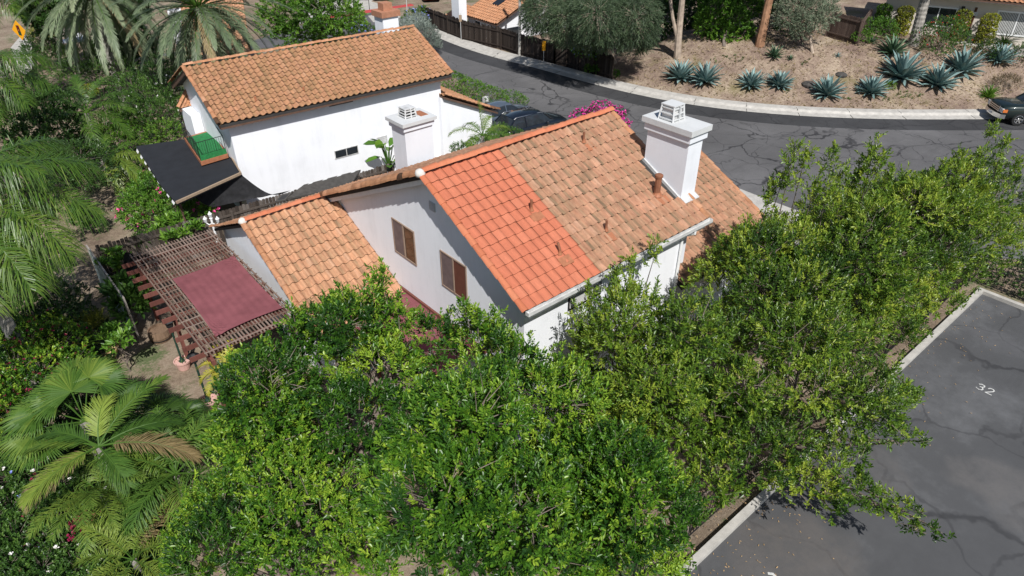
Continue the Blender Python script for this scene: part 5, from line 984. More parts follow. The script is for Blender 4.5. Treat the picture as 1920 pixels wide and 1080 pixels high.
# ---------------------------------------------------------------- far street corner
def farhouse():
    t = thing('house', 'white house with orange tile roof and white chimney behind the dark board fence', 'house', at(940, 80)); b = at(862, 62)
    ze = 1.7; e0 = at(865, 26, ze); e1 = at(931, 46, ze); u = nrm(e1-e0); e1 = e0+u*np.linalg.norm(e1-e0); v = np.array([u[1], -u[0], 0]); v = v if v[0] > 0 else -v
    L = 5.2; W = np.linalg.norm(e1-e0); s = nrm(-v-UP*.42); top = e0-s*L
    m = MB().slab([e0-UP*.05, e1-UP*.05, e1-s*L-UP*.05, top-UP*.05], .1); rf = m.build('roof', M['fascia'], t); tiles_obj('roof_tiles', [tile_arrays(top, u, s, W, L, .31, .36, .06)], 'ridge_old', rf)
    tiles_obj('roof_verge_tiles', [verge(e1-s*L+UP*.06, e1+UP*.06, UP)], 'ridge_old', rf)
    m = MB().slab([top-UP*.06, e1-s*L-UP*.06, e1-s*L+v*L*.95-UP*L*.40, top+v*L*.95-UP*L*.40], .1); m.build('back_roof', M['fascia'], t)
    a = e0+v*.5-u*-.3; c = e1+v*.5-u*.5; dw = v*8.4; h = [(p[0], p[1]) for p in (a, c, c+dw, a+dw)]; m = MB(); A, Cc, c2, a2 = [np.array([*p, 0.]) for p in h]; mid = L*.92-.5
    A, Cc, c2, a2 = [p-UP*1. for p in (A, Cc, c2, a2)]; vs = [A, Cc, c2, a2, A+UP*2.75, Cc+UP*2.75, c2+UP*2.5, a2+UP*2.5, (A+dw*.52)+UP*4.6, (Cc+dw*.52)+UP*4.6]; m.add(vs, [(0, 1, 5, 4), (1, 2, 6, 9, 5), (2, 3, 7, 6), (3, 0, 4, 8, 7), (4, 5, 9, 8), (6, 7, 8, 9)]); m.build('wall', M['stucco'], t)
    n = -v
    for f0_, f1_ in ((.25, .42), (.46, .6)): p = A+(Cc-A)*f0_-v*.02; q = A+(Cc-A)*f1_-v*.02; m = MB().add([p+UP*1.3, q+UP*1.3, q+UP*2.3, p+UP*2.3, p+v*.05+UP*1.3, q+v*.05+UP*1.3, q+v*.05+UP*2.3, p+v*.05+UP*2.3], [(0, 1, 2, 3), (3, 2, 6, 7), (0, 4, 5, 1), (1, 5, 6, 2), (0, 3, 7, 4)]); m.build('window', M['glass'], t)
    p = Cc+dw*.12+u*.02; q = Cc+dw*.28+u*.02; m = MB().add([p+UP*.9, q+UP*.9, q+UP*2.1, p+UP*2.1, p-u*.06+UP*.9, q-u*.06+UP*.9, q-u*.06+UP*2.1, p-u*.06+UP*2.1], [(0, 1, 2, 3), (3, 2, 6, 7), (0, 4, 5, 1), (1, 5, 6, 2), (0, 3, 7, 4)]); m.build('window', M['glass'], t)
    cp = at(862, 42, 1.2); m = MB(); z1 = 6.6
    m.add([cp*[1, 1, 0]+u*a_*.55+v*b_*.4+UP*z for z in (0, z1) for a_, b_ in ((-1, -1), (1, -1), (1, 1), (-1, 1))], [(3, 2, 1, 0), (4, 5, 6, 7), (0, 1, 5, 4), (1, 2, 6, 5), (2, 3, 7, 6), (3, 0, 4, 7)]); m.build('chimney', M['stucco'], t)
    sk = onp(938, 4, top, np.cross(u, s)); m = MB().slab([sk+np.cross(u, s)*.12*(1 if np.cross(u, s)[2] > 0 else -1)+u*a_*.45+s*b_*.55 for a_, b_ in ((-1, -1), (1, -1), (1, 1), (-1, 1))], .08); m.build('skylight', M['panelblack'], rf)
    g = e0-u*2.6; m = MB().slab([g-UP*.5, e0-u*.1-UP*.5, e0-u*.1-s*2-UP*.5, g-s*2-UP*.5], .12); m.build('porch_roof', M['ridge_old'], t)
farhouse()
def farleft():
    t = thing('house', 'white house with bright orange tile roof half hidden behind the large palm', 'house', at(430, 110)); z = 3.0; e0, e1 = at(345, 108, z), at(470, 98, z); u = nrm(e1-e0); v = np.array([-u[1], u[0], 0]); s = nrm(-v-UP*.42); L = 6.; W = np.linalg.norm(e1-e0)
    top = e0-s*L; m = MB().slab([e0-UP*.05, e1-UP*.05, e1-s*L-UP*.05, top-UP*.05], .1); rf = m.build('roof', M['fascia'], t); tiles_obj('roof_tiles', [tile_arrays(top, u, s, W, L, .31, .36, .06)], 'tile_light', rf)
    a = e0+v*.6-UP*3+u*.4; c = e1+v*.6-UP*3-u*.4; m = MB(); vs = [p+UP*z_ for z_ in (0, 2.9) for p in (a, c, c+v*9, a+v*9)]; m.add(vs, [(0, 1, 5, 4), (1, 2, 6, 5), (2, 3, 7, 6), (3, 0, 4, 7)]); m.build('wall', M['stucco'], t)
    p = at(352, 116, 1.0); m = MB(); m.add([p*[1, 1, 0]+u*a_*.42+v*b_*.4+UP*z_ for z_ in (0, 4.6) for a_, b_ in ((-1, -1), (1, -1), (1, 1), (-1, 1))], [(3, 2, 1, 0), (4, 5, 6, 7), (0, 1, 5, 4), (1, 2, 6, 5), (2, 3, 7, 6), (3, 0, 4, 7)]); m.build('chimney', M['stucco'], t)
farleft()
def post_sign(name, label, base, h, cat, r=.035, mat='galv'):
    base = np.array(base, float); t = thing(name, label, cat, base); MB().tube([base-UP*.1, base+UP*h], r, 8).build('post', M[mat], t); return t, base
t, b = post_sign('street_sign', 'blue street name sign on a pole at the far corner', at(765, 40), 2.6, 'street sign'); fw_ = np.array([_r[0], _r[1], 0]); bk_ = -np.array([_h[0], _h[1], 0])
for k, (dz, dr) in enumerate(((2.45, nrm(fw_*.9+bk_*.3)), (2.2, nrm(fw_*.5-bk_*.8)))):
    o = nrm(np.cross(dr, UP))*.015; c = b+UP*dz; L_ = .45; m = MB(); vs = [c+dr*a*L_+UP*z_*.11+o*s_ for s_ in (-1, 1) for a, z_ in ((-1, -1), (1, -1), (1, 1), (-1, 1))]; m.add(vs, [(0, 1, 2, 3), (7, 6, 5, 4), (0, 4, 5, 1), (1, 5, 6, 2), (2, 6, 7, 3), (3, 7, 4, 0)]); m.build('sign_panel', M['signblue'], t)
t, b = post_sign('yellow_sign', 'small yellow sign on a thin pole against the dark board fence', at(1019, 119), 1.75, 'sign', .025); c = b+UP*1.35
m = MB(); vs = [c+fw_*a*.14+UP*z_*.36+bk_*(.03+.012*s_) for s_ in (-1, 1) for a, z_ in ((-1, -1), (1, -1), (1, 1), (-1, 1))]; m.add(vs, [(0, 1, 2, 3), (7, 6, 5, 4), (0, 4, 5, 1), (1, 5, 6, 2), (2, 6, 7, 3), (3, 7, 4, 0)]); m.build('sign_panel', M['signyellow'], t)
t, b = post_sign('thin_post', 'thin sign post with a small tan plate in front of the far fence', at(865, 78), 2.3, 'sign', .03); c = b+UP*1.9; m = MB(); vs = [c+fw_*a*.12+UP*z_*.28+bk_*(.03+.01*s_) for s_ in (-1, 1) for a, z_ in ((-1, -1), (1, -1), (1, 1), (-1, 1))]; m.add(vs, [(0, 1, 2, 3), (7, 6, 5, 4), (0, 4, 5, 1), (1, 5, 6, 2), (2, 6, 7, 3), (3, 7, 4, 0)]); m.build('sign_panel', M['tanwood'], t)
t, b = post_sign('utility_pole', 'pale grey concrete lamp pole standing in front of the dark fence', at(974, 106), 9., 'pole', .11, 'kerbstone')
t, b = post_sign('guy_post', 'thin dark post on the bare corner lot by the red kerb', at(693, 18, .02), 1.0, 'post', .03, 'black'); MB().tube([b+UP*.9, b+UP*.95+fw_*-.9+bk_*.2], .02, 5).build('arm', M['black'], t)
# corner planting
bush('flowering_shrub', 'shrub with pale blue flower heads at the far end of the dark fence', 'shrub', [B3(775, 36, .9, .9), B3(790, 28, 1.1, .8), B3(782, 42, .7, .7)], 420, 'leaf_mid', 8, .14, .05, .14, seed=110, gz=0, flowers=[('fl_blue', 75, .12)]); bush('flowering_shrub', 'low blue flowered shrub seen between the leafy tree and the brown chimney', 'shrub', [B3(674, 55, .6, .7), B3(690, 58, .5, .6)], 240, 'leaf_mid', 8, .14, .05, .14, seed=111, gz=0, flowers=[('fl_blue', 45, .12)])
bush('silver_shrub', 'silvery white leaved shrub behind the tan roof by the street', 'shrub', [B3(x, y, z, r) for x, y, z, r in [(775, 55, 1.3, 1.1), (795, 70, 1.2, 1.1), (805, 82, .9, .8), (770, 70, 1.2, 1.), (785, 45, 1.3, .8), (760, 60, 1.3, .9)]], 1700, 'leaf_grey', 9, .16, .036, .25, seed=112, gz=0)
gt = [B3(x, y, z, r) for x, y, z, r in [(560, 30, 4.2, 1.5), (600, 20, 4.8, 1.5), (640, 25, 4.6, 1.3), (570, 60, 3.2, 1.2), (615, 60, 3.2, 1.1), (530, 20, 4.4, 1.4), (665, 40, 3.8, .7), (550, -10, 5.4, 1.6), (610, -15, 5.6, 1.6), (585, 80, 2.4, .9), (540, 70, 2.8, .9), (640, 5, 5, 1.2), (510, 45, 3.6, 1.0), (640, 65, 2.8, .7)]]
tree('leafy_tree', 'airy bright green leafy tree behind the tan roof ridge', at(605, 80), gt, 2300, 'leaf_bright', 9, .22, .085, .16, 'bark', .35, 113, low=-.8, inner=.35)
# hedge along the neighbouring garage
hp = [at(x, y, .75) for x, y in [(842, 158), (860, 166), (880, 174), (900, 183), (918, 190)]]; bush('clipped_hedge', 'clipped bright green hedge along the far driveway edge', 'hedge', [(p[0], p[1], .75, 1.15, 1.15, .85) for p in hp], 2600, 'leaf_bright', 7, .075, .035, .06, seed=114, gz=0, low=-.6, inner=.88, outer=1.0)
bush('low_shrub', 'low yellow green shrub behind the parked cars by the street', 'shrub', [(*at(955, 184, .4), .9, .9, .45), (*at(970, 190, .4), .7, .7, .4)], 500, 'leaf_bright', 7, .07, .03, .06, seed=115, gz=0)
MB().box(26.9, 27.2, 33.9, 34.2, 0, .8).build('utility_box', M['white']); tag(bpy.data.objects['utility_box'], 'small white utility box at the end of the clipped hedge', 'utility box')
# between the houses
bush('bougainvillea', 'bougainvillea covered in bright magenta flowers behind the far end of the orange ridge', 'bougainvillea', [B3(x, y, z, r) for x, y, z, r in [(1100, 222, 2.2, .6), (1128, 214, 2.4, .65), (1150, 220, 2.3, .6), (1162, 234, 2.0, .5), (1086, 224, 2.0, .42), (1120, 228, 1.6, .8), (1145, 234, 1.4, .7)]], 700, 'leaf_mid', 8, .08, .04, .14, seed=116, gz=0, flowers=[('fl_mag', 560, .08)])
rng = np.random.default_rng(120); c0 = at(905, 262, 2.0); palm('small_palm', 'small feather palm between the two white houses', (c0[0], c0[1], -.3), (c0[0], c0[1], 2.2), [(a, e, 1.9, dr, tn, 'frond_bright') for a, e, dr, tn in [(2.6, .7, 1.0, .7), (3.6, .55, 1.1, .6), (-.2, .6, 1.1, .75), (.6, .8, .9, .7), (4.6, .5, 1.1, .6), (1.5, .6, 1.0, .6), (1.9, 1.5, .1, .8), (5.4, .5, 1.1, .5)]], None, .07, None, 40, .42, .03, 121)
bush('low_shrub', 'green shrub under the small palm between the white houses', 'shrub', [(*at(935, 252, 1.), .6, .6, .5), (*at(960, 255, .9), .6, .6, .4), (*at(930, 268, .8), .7, .7, .5), (*at(868, 285, .8), .6, .6, .4), (*at(900, 275, .8), .7, .7, .4)], 900, 'leaf_mid', 8, .12, .03, .12, seed=122, gz=-.1)
t = thing('broadleaf_plant', 'giant broad leaved plant beside the shorter white chimney', 'plant', (*at(730, 310, 1.)[:2], -.5)); rng = np.random.default_rng(123); c0 = at(728, 300, 1.4); V, F, T = [], [], []; st = MB(); o = 0
for k in range(16):
    az = k*2.4; el = rng.uniform(.3, 1.2); d = np.array([cos(az)*cos(el), sin(az)*cos(el), sin(el)]); h = c0+UP*rng.uniform(-.6, .9)+d*.35; st.tube([c0*[1, 1, 0]-UP*.5, c0+UP*-.4, h], [.05, .04, .02], 6); L_ = rng.uniform(.6, .95); v, f, tt = leaves(np.array([h]), np.array([d-UP*.3]), np.array([UP+rng.normal(0, .3, 3)]), np.array([L_]), np.array([L_*.5]), np.array([rng.random()]), .1, .25); V.append(v); F.append(f+o); T.append(tt); o += len(v)
npmesh('leaves', np.concatenate(V), [np.concatenate(F)], M['leaf_bright'], t, [np.concatenate(T)]); st.build('stalks', M['leaf_mid'], t)
# ---------------------------------------------------------------- palms on the left
AR = -HEAD*0+atan2(_r[1], _r[0])          # azimuth of image-right
def fr(lst, mt='frond'): return [(AR+radians(a), radians(e), L, dr, tn, mt if len(x) < 6 else x[5]) for x in lst for a, e, L, dr, tn in [x[:5]]]
c = at(-95, 395, 6.2); palm('queen_palm', 'large arching palm at the left edge above the dirt yard with long hanging leaflets', (c[0], c[1], -.6), c, fr([(8, 28, 4.3, .95, .55), (-14, 22, 4.2, 1.0, .6), (-34, 15, 4.2, 1.0, .55), (-50, 10, 4.0, 1.0, .6), (30, 40, 4.2, .9, .45), (-70, 12, 4, 1, .5), (60, 45, 4, .9, .45), (120, 40, 4, 1, .5), (180, 35, 4, 1, .5), (240, 30, 4, 1, .5), (-2, 60, 3.8, 1.1, .5), (-25, 5, 3.6, 1.0, .45)]), None, .18, None, 130, 1.0, .027, 201, ldroop=.95, vee=.35, fwd=.55, ragged=.2)
c = at(-50, 0, 6.5); palm('queen_palm', 'feathery palm in the top left corner of the picture', (c[0], c[1], 0), c, fr([(a, e, 4.4, .9, tn) for a, e, tn in [(10, 30, .5), (-25, 25, .55), (-50, 20, .5), (40, 40, .5), (-80, 20, .5), (-5, 55, .6), (-110, 30, .5), (-38, 45, .6), (90, 40, .5), (170, 40, .5)]]), None, .2, None, 120, 1.0, .03, 202, ldroop=.9, vee=.35, fwd=.5, ragged=.2)
c = at(-70, 150, 5.8); palm('queen_palm', 'feathery palm at the left edge below the yellow warning sign', (c[0], c[1], -.3), c, fr([(a, e, 4.0, 1.0, tn) for a, e, tn in [(5, 30, .45), (-20, 25, .5), (-45, 20, .55), (-70, 15, .45), (35, 40, .5), (-10, 50, .5), (120, 40, .5), (200, 40, .5)]]), None, .18, None, 120, .95, .03, 203, ldroop=.95, vee=.35, fwd=.5, ragged=.2)
def phoenix(label, px, py, z, n, L, seed, mt='frond_grey', tmul=0.):
    c = at(px, py, z); rg = np.random.default_rng(seed); F = []
    for k in range(n):
        q = k/n; el = radians(66-112*q**.85+rg.normal(0, 5)); F.append((k*2.39996+rg.normal(0, .12), el, L*(.85+.2*rg.random()), .62+.35*q*.4+rg.normal(0, .05), .5+tmul+rg.normal(0, .12), mt if rg.random() > .10 or q < .55 else 'dry'))
    t = palm('date_palm', label, (c[0], c[1], 0), c, F, None, .38, 'date palms at the top left', 92, .55, .034, seed, rach=.035, ldroop=.30, vee=.38, fwd=1.25, ragged=.12); m = MB(); 
    for k in range(34): a = k*2.4; m.tube([c-UP*(.1+.02*k), c-UP*(.1+.02*k)+np.array([cos(a), sin(a), .7])*.5], [.05, .03], 5)
    m.build('cut_stalks', M['dry'], t)
    fl = sprays(np.array([c+UP*.5+rg.normal(0, .25, 3) for _ in range(14)]), nrm(rg.normal(0, .5, (14, 3))+UP), 14, np.full(14, .6), .3, .02, np.full(14, .6), .5, rg); npmesh('flower_stalks', fl[0], [fl[1]], M['leaf_yellow'], t, [fl[2]]); return t
phoenix('large grey green date palm with drooping fronds behind the tan roof', 372, 14, 7.0, 72, 5.1, 211)
phoenix('yellower date palm at the top edge left of the large date palm', 172, -18, 7.0, 78, 5.4, 212, 'frond_grey', .18)
c = at(162, 212, 3.0); palm('small_palm', 'dark feather palm amid the bushes in the upper left garden', (c[0], c[1], -.3), c, fr([(30, 40, 3, .9, .35), (75, 55, 2.8, .8, .4), (120, 60, 2.8, .8, .35), (-20, 15, 3, 1.0, .45), (-60, 5, 2.8, 1.0, .5), (170, 40, 2.6, .9, .35), (230, 20, 2.6, 1, .35), (-5, 35, 2.8, .9, .5), (50, 20, 2.8, .9, .35)]), None, .12, None, 60, .6, .035, 213, ldroop=.5)
c = at(205, 296, 1.5); palm('small_palm', 'yellow tipped feather palm above the dirt yard left of the black patio roof', (c[0], c[1], -.6), c, fr([(0, 25, 2.2, 1.1, .75), (-30, 15, 2.3, 1.1, .7), (-60, 5, 2.2, 1.1, .75), (40, 40, 2.2, 1., .5), (180, 40, 2.2, 1., .5), (120, 50, 2.2, 1., .5)]), None, .12, None, 60, .55, .032, 214, ldroop=.6)
# foreground left palms
c = at(186, 838, 1.9); palm('feather_palm', 'feather palm with broad fronds and one yellow dying frond in the lower left garden', (c[0], c[1], -.6), c, fr([(54, 44, 2.35, .6, .6), (100, 56, 1.5, .9, .95), (176, 16, 2.3, .75, .65), (166, 26, 1.9, .8, .35), (0, 16, 2.6, .72, .5, 'dry'), (10, 10, 1.9, .8, .4), (-128, 4, 2.0, .5, .6, 'dry'), (-122, 12, 2.0, .5, .85), (80, 30, 1.9, .7, .3), (30, 20, 2.0, .6, .3), (-40, 5, 1.5, .7, .45)], 'frond_bright'), None, .10, None, 92, .56, .021, 221, rach=.022, ldroop=.25, vee=.28, fwd=1.1, ragged=.09)
c = at(160, 790, 1.5); fan_palm('fan_palm', 'pale green fan palm behind the feather palm in the lower left garden', (c[0], c[1], -.6), c, [(AR+radians(a), radians(e), pl, tn) for a, e, pl, tn in [(90, 50, 1.2, .68), (118, 38, 1.3, .62), (150, 28, 1.2, .58), (182, 22, 1.15, .55), (215, 15, 1.1, .6), (60, 50, 1.1, .4), (20, 35, 1.1, .3), (130, 62, .9, .55), (165, 52, .9, .5), (235, 8, 1.1, .5), (-20, 15, 1., .3)]], 'frond_bright', 222, None, .98)
c = at(328, 812, .9); fan_palm('fan_palm', 'dark green fan palm in the shade beside the pot of the pergola', (c[0], c[1], -.6), c, [(AR+radians(a), radians(e), .7, tn) for a, e, tn in [(0, 25, .3), (55, 35, .2), (110, 38, .2), (170, 28, .25), (-40, 15, .45), (-80, 10, .4), (30, 55, .25), (140, 60, .2), (-10, 40, .3)]], 'frond', 223, None, .72)
c = at(330, 890, .9); palm('feather_palm', 'low palm with long green ribbon leaflets at the left foot of the leafy trees', (c[0], c[1], -.6), c, fr([(a, e, 1.9+.3*((k*7) % 3)/2, .85, .45+.1*(k % 3)) for k, (a, e) in enumerate([(170, 30), (205, 20), (140, 40), (-120, 15), (95, 50), (30, 40), (235, 15), (60, 60), (-60, 20), (-20, 30), (120, 65), (185, 50), (260, 35)])], 'frond_bright'), None, .08, None, 54, .62, .028, 224, ldroop=.6, vee=.3, ragged=.22)
c = at(190, 925, .7); palm('feather_palm', 'thin leaved yellow green palm clump at the lower left between white flowers and tree', (c[0], c[1], -.6), c, fr([(a, e, 1.9, .85, .6+.08*(k % 3)) for k, (a, e) in enumerate([(-70, 55), (-95, 45), (-50, 40), (-30, 30), (-75, 25), (-120, 40), (10, 40), (60, 50), (120, 50), (160, 40), (-10, 60), (90, 65), (200, 30), (-60, 65)])], 'frond_bright'), None, .07, None, 60, .40, .017, 225, rach=.012, ldroop=.3, vee=.2, ragged=.2)
c = at(250, 1050, .15); palm('feather_palm', 'golden tipped palm at the bottom edge left of the leafy tree', (c[0], c[1], -.6), c, fr([(a, e, 1.6, .9, .8+.06*(k % 3)) for k, (a, e) in enumerate([(180, 25), (140, 40), (210, 10), (90, 50), (30, 30), (-30, 20), (-90, 10), (60, 65), (160, 60), (0, 50), (240, 30)])]+[(75, 35, 1.9, .4, .6, 'dry'), (62, 30, 1.8, .45, .5, 'dry')], 'frond_bright'), None, .08, None, 56, .36, .017, 226, rach=.012, ldroop=.35, ragged=.22)
c = at(425, 690, 1.6); palm('small_palm', 'yellow orange palm seedling beside the pergola post', (c[0]+.2, c[1]-.2, -.6), c, fr([(130, 45, 1.1, .9, .95), (170, 20, 1.1, .9, .95), (90, 60, 1.0, .9, .9), (200, 5, 1.0, .9, .9), (240, 0, 1., .9, .8)], 'leaf_yellow'), None, .05, None, 40, .26, .018, 228, rach=.012, ldroop=.3)
# garden shrubs, left side
def px_blobs(lst): return [B3(*p) for p in lst]
bush('hibiscus', 'large hibiscus bush with pink flowers in front of the black patio roof', 'shrub', px_blobs([(270, 385, .9, .9), (305, 370, 1.1, 1.0), (340, 365, 1.2, .9), (375, 385, 1.0, .8), (300, 410, .6, .9), (345, 400, .7, .9), (265, 410, .4, .6), (280, 350, .9, .7), (370, 410, .3, .6), (325, 345, 1.5, .5), (330, 385, .9, .9), (250, 395, .4, .6)]), 2600, 'leaf_bright', 8, .11, .055, .22, seed=301, gz=-.6, flowers=[('fl_pink', 44, .10)])
bush('vine', 'tall green weeds along the white scalloped patio edge', 'shrub', px_blobs([(258, 330, .4, .55), (262, 350, .2, .55), (245, 365, .0, .6), (250, 310, .6, .5)]), 420, 'leaf_mid', 8, .10, .035, .15, seed=302, gz=-.6)
def plumeria(lab, heads, seed, L=.30): return bush('plumeria', lab, 'shrub', px_blobs([(x, y, z, .22) for x, y, z in heads]), 14*len(heads), 'leaf_bright', 7, L, .075, .10, 'plumerias beside the fence', seed=seed, gz=-.6, low=.0, upbias=.9, inner=.1)
plumeria('plumeria with long leaf rosettes at the fence behind the pergola corner', [(322, 415, 1.2), (345, 412, 1.3), (335, 430, .9), (310, 425, .8)], 303); plumeria('lone plumeria rosette against the weathered fence left of the pergola', [(264, 455, .8), (258, 462, .5)], 304); plumeria('plumeria spreading over the far edge of the pergola beside the white lantern post', [(320, 448, .9), (345, 442, 1.0), (300, 440, .7), (370, 430, 1.0)], 305)
plumeria('plumeria with dark shadow near the yellow ladder in the garden', [(212, 625, 1.0), (230, 640, .9), (200, 640, .7), (245, 628, .9), (215, 650, .6)], 306, .26); plumeria('plumeria in the shadow of the sheet fence beside the pergola rafters', [(215, 480, 1.0), (230, 490, .8), (195, 500, .9), (205, 480, .6), (220, 505, .5)], 307, .26)
bush('banana_plant', 'broad leaved plant with yellow leaf by the pergola rafter ends', 'shrub', px_blobs([(235, 545, .8, .4), (255, 560, .6, .4), (225, 565, .5, .4), (245, 580, .3, .4)]), 90, 'leaf_mid', 6, .45, .14, .15, seed=308, gz=-.6, low=0, flowers=[('fl_dry', 4, .14)])
bush('dark_shrub', 'small dark glossy shrub on the dirt yard under the arching palm', 'shrub', px_blobs([(160, 405, .3, .55), (150, 395, .4, .4), (172, 412, .2, .4)]), 420, 'leaf_dark', 8, .12, .05, .12, seed=309, gz=-.6)
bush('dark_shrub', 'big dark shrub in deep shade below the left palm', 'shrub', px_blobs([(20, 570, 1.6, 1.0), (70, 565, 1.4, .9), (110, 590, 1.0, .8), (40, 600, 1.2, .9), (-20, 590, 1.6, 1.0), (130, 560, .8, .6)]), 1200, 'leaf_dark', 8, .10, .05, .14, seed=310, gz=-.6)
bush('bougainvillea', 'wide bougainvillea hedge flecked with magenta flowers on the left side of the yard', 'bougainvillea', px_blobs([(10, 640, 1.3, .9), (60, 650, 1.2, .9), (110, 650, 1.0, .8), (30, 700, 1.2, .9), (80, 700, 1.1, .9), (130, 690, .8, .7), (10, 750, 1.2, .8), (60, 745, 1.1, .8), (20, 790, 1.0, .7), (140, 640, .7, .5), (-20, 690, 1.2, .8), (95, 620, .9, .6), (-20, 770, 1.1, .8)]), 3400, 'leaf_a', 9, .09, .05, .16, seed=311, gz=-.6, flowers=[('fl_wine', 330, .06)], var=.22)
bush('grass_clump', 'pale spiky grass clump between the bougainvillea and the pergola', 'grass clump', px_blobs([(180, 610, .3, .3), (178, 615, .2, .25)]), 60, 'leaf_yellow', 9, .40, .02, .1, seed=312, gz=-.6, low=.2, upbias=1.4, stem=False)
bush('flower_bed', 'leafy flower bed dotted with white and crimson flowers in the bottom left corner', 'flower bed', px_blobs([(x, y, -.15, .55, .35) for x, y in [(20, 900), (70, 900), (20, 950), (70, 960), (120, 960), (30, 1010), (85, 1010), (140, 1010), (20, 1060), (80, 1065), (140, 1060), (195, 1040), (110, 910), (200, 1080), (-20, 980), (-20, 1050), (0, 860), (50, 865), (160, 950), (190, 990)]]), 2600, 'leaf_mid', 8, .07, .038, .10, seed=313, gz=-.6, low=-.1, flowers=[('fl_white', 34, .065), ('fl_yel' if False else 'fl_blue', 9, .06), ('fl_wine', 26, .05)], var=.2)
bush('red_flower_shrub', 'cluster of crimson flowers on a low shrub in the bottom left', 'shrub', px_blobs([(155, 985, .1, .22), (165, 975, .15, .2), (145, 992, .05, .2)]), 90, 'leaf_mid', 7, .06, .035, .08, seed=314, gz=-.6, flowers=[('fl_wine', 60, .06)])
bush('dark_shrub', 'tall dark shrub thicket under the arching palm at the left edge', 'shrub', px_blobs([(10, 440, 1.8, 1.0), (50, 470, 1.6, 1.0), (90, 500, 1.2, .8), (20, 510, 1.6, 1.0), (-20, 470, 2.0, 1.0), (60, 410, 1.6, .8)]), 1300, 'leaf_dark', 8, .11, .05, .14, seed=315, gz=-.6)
# trees and tall shrubs of the upper left garden
ul = [('broad_tree', 'dark glossy broadleaf tree with red tips in the left garden below the sign', [(60, 190, 3.0, 1.3), (95, 210, 2.8, 1.2), (40, 230, 2.6, 1.2), (85, 250, 2.4, 1.2), (120, 240, 2.2, 1.0), (60, 270, 2.0, 1.0), (110, 280, 1.8, 1.0), (130, 200, 2.2, .8)], 'leaf_dark', .17, .075, 320, 1300),
      ('broad_tree', 'fine leaved mid green tree spreading in front of the small palm', [(120, 120, 2.6, 1.3), (160, 115, 2.8, 1.3), (200, 125, 2.6, 1.2), (140, 145, 2.2, 1.1), (185, 150, 2.2, 1.1), (230, 140, 2.4, 1.0)], 'leaf_mid', .11, .04, 321, 1300),
      ('broad_tree', 'mid green shrubby tree left of the balcony with pale blossoms', [(250, 170, 2.6, 1.1), (280, 190, 2.4, 1.1), (240, 205, 2.0, 1.0), (300, 220, 2.2, 1.1), (265, 235, 1.8, 1.0), (315, 175, 2.4, 1.0), (320, 200, 2.2, .9)], 'leaf_mid', .11, .045, 322, 1400),
      ('broad_tree', 'green shrubby tree above the black patio roof corner', [(215, 235, 1.8, .9), (235, 260, 1.5, .9), (275, 255, 1.4, .8), (205, 262, 1.5, .8), (245, 235, 1.6, .8), (310, 250, 1.6, .8)], 'leaf_bright', .11, .045, 323, 1000),
      ('dark_shrub', 'rounded dark green shrub beside the yellow warning sign', [(75, 88, 1.2, 1.1), (95, 95, 1.0, .9), (65, 100, .9, .8)], 'leaf_dark', .12, .05, 324, 700),
      ('broad_tree', 'deep green tree in the shade between large date palm and stair tower', [(330, 150, 2.6, 1.0), (315, 135, 2.8, 1.2), (340, 125, 2.6, .9), (290, 150, 2.6, 1.0)], 'leaf_dark', .12, .05, 325, 800),
      ('broad_tree', 'dark tree standing at the top edge between two palms', [(95, 20, 4.5, 1.8), (110, 45, 3.0, 1.4), (120, 10, 4.5, 1.8), (70, 10, 4.5, 1.5)], 'leaf_dark', .24, .10, 326, 1500),
      ('broad_tree', 'shaded tree filling the gap between the two date palms', [(225, 60, 2.4, 1.6), (250, 95, 2.0, 1.3), (215, 95, 2.0, 1.3), (240, 20, 3.0, 1.6)], 'leaf_dark', .22, .09, 328, 1900),
      ('broad_tree', 'dark leafy tree over the lawn edge below the feather palm', [(150, 300, 2.0, 1.0), (180, 320, 1.6, .9), (130, 330, 1.8, 1.0), (195, 290, 1.6, .7), (100, 320, 2.2, 1.1), (60, 310, 2.4, 1.1)], 'leaf_dark', .12, .05, 327, 1100)]
for nm, lab, bl, mt, L, W, sd, n in ul:
    B_ = px_blobs(bl); bush(nm, lab, 'tree' if 'tree' in nm else 'shrub', B_, n, mt, 9, L, W, .2, None, True, None, None, sd, flowers=[('fl_white', 45, .08)] if sd in (322,) else None) if False else bush(nm, lab, 'tree' if 'tree' in nm else 'shrub', B_, n, mt, 9, L, W, .2, seed=sd, gz=-.4, low=-.6, flowers=[('fl_white', 45, .07)] if sd == 322 else None)
bush('round_topiary', 'small yellow green ball shrub amid dark bushes in the upper left garden', 'shrub', px_blobs([(168, 172, 2.2, .45)]), 200, 'leaf_yellow', 7, .07, .035, .06, seed=330, gz=-.4)
bush('lawn_shrub', 'sunlit grassy shrub behind the yellow warning sign', 'shrub', px_blobs([(80, 62, .6, .9), (70, 68, .5, .8)]), 400, 'leaf_yellow', 8, .12, .03, .12, seed=331, gz=0)
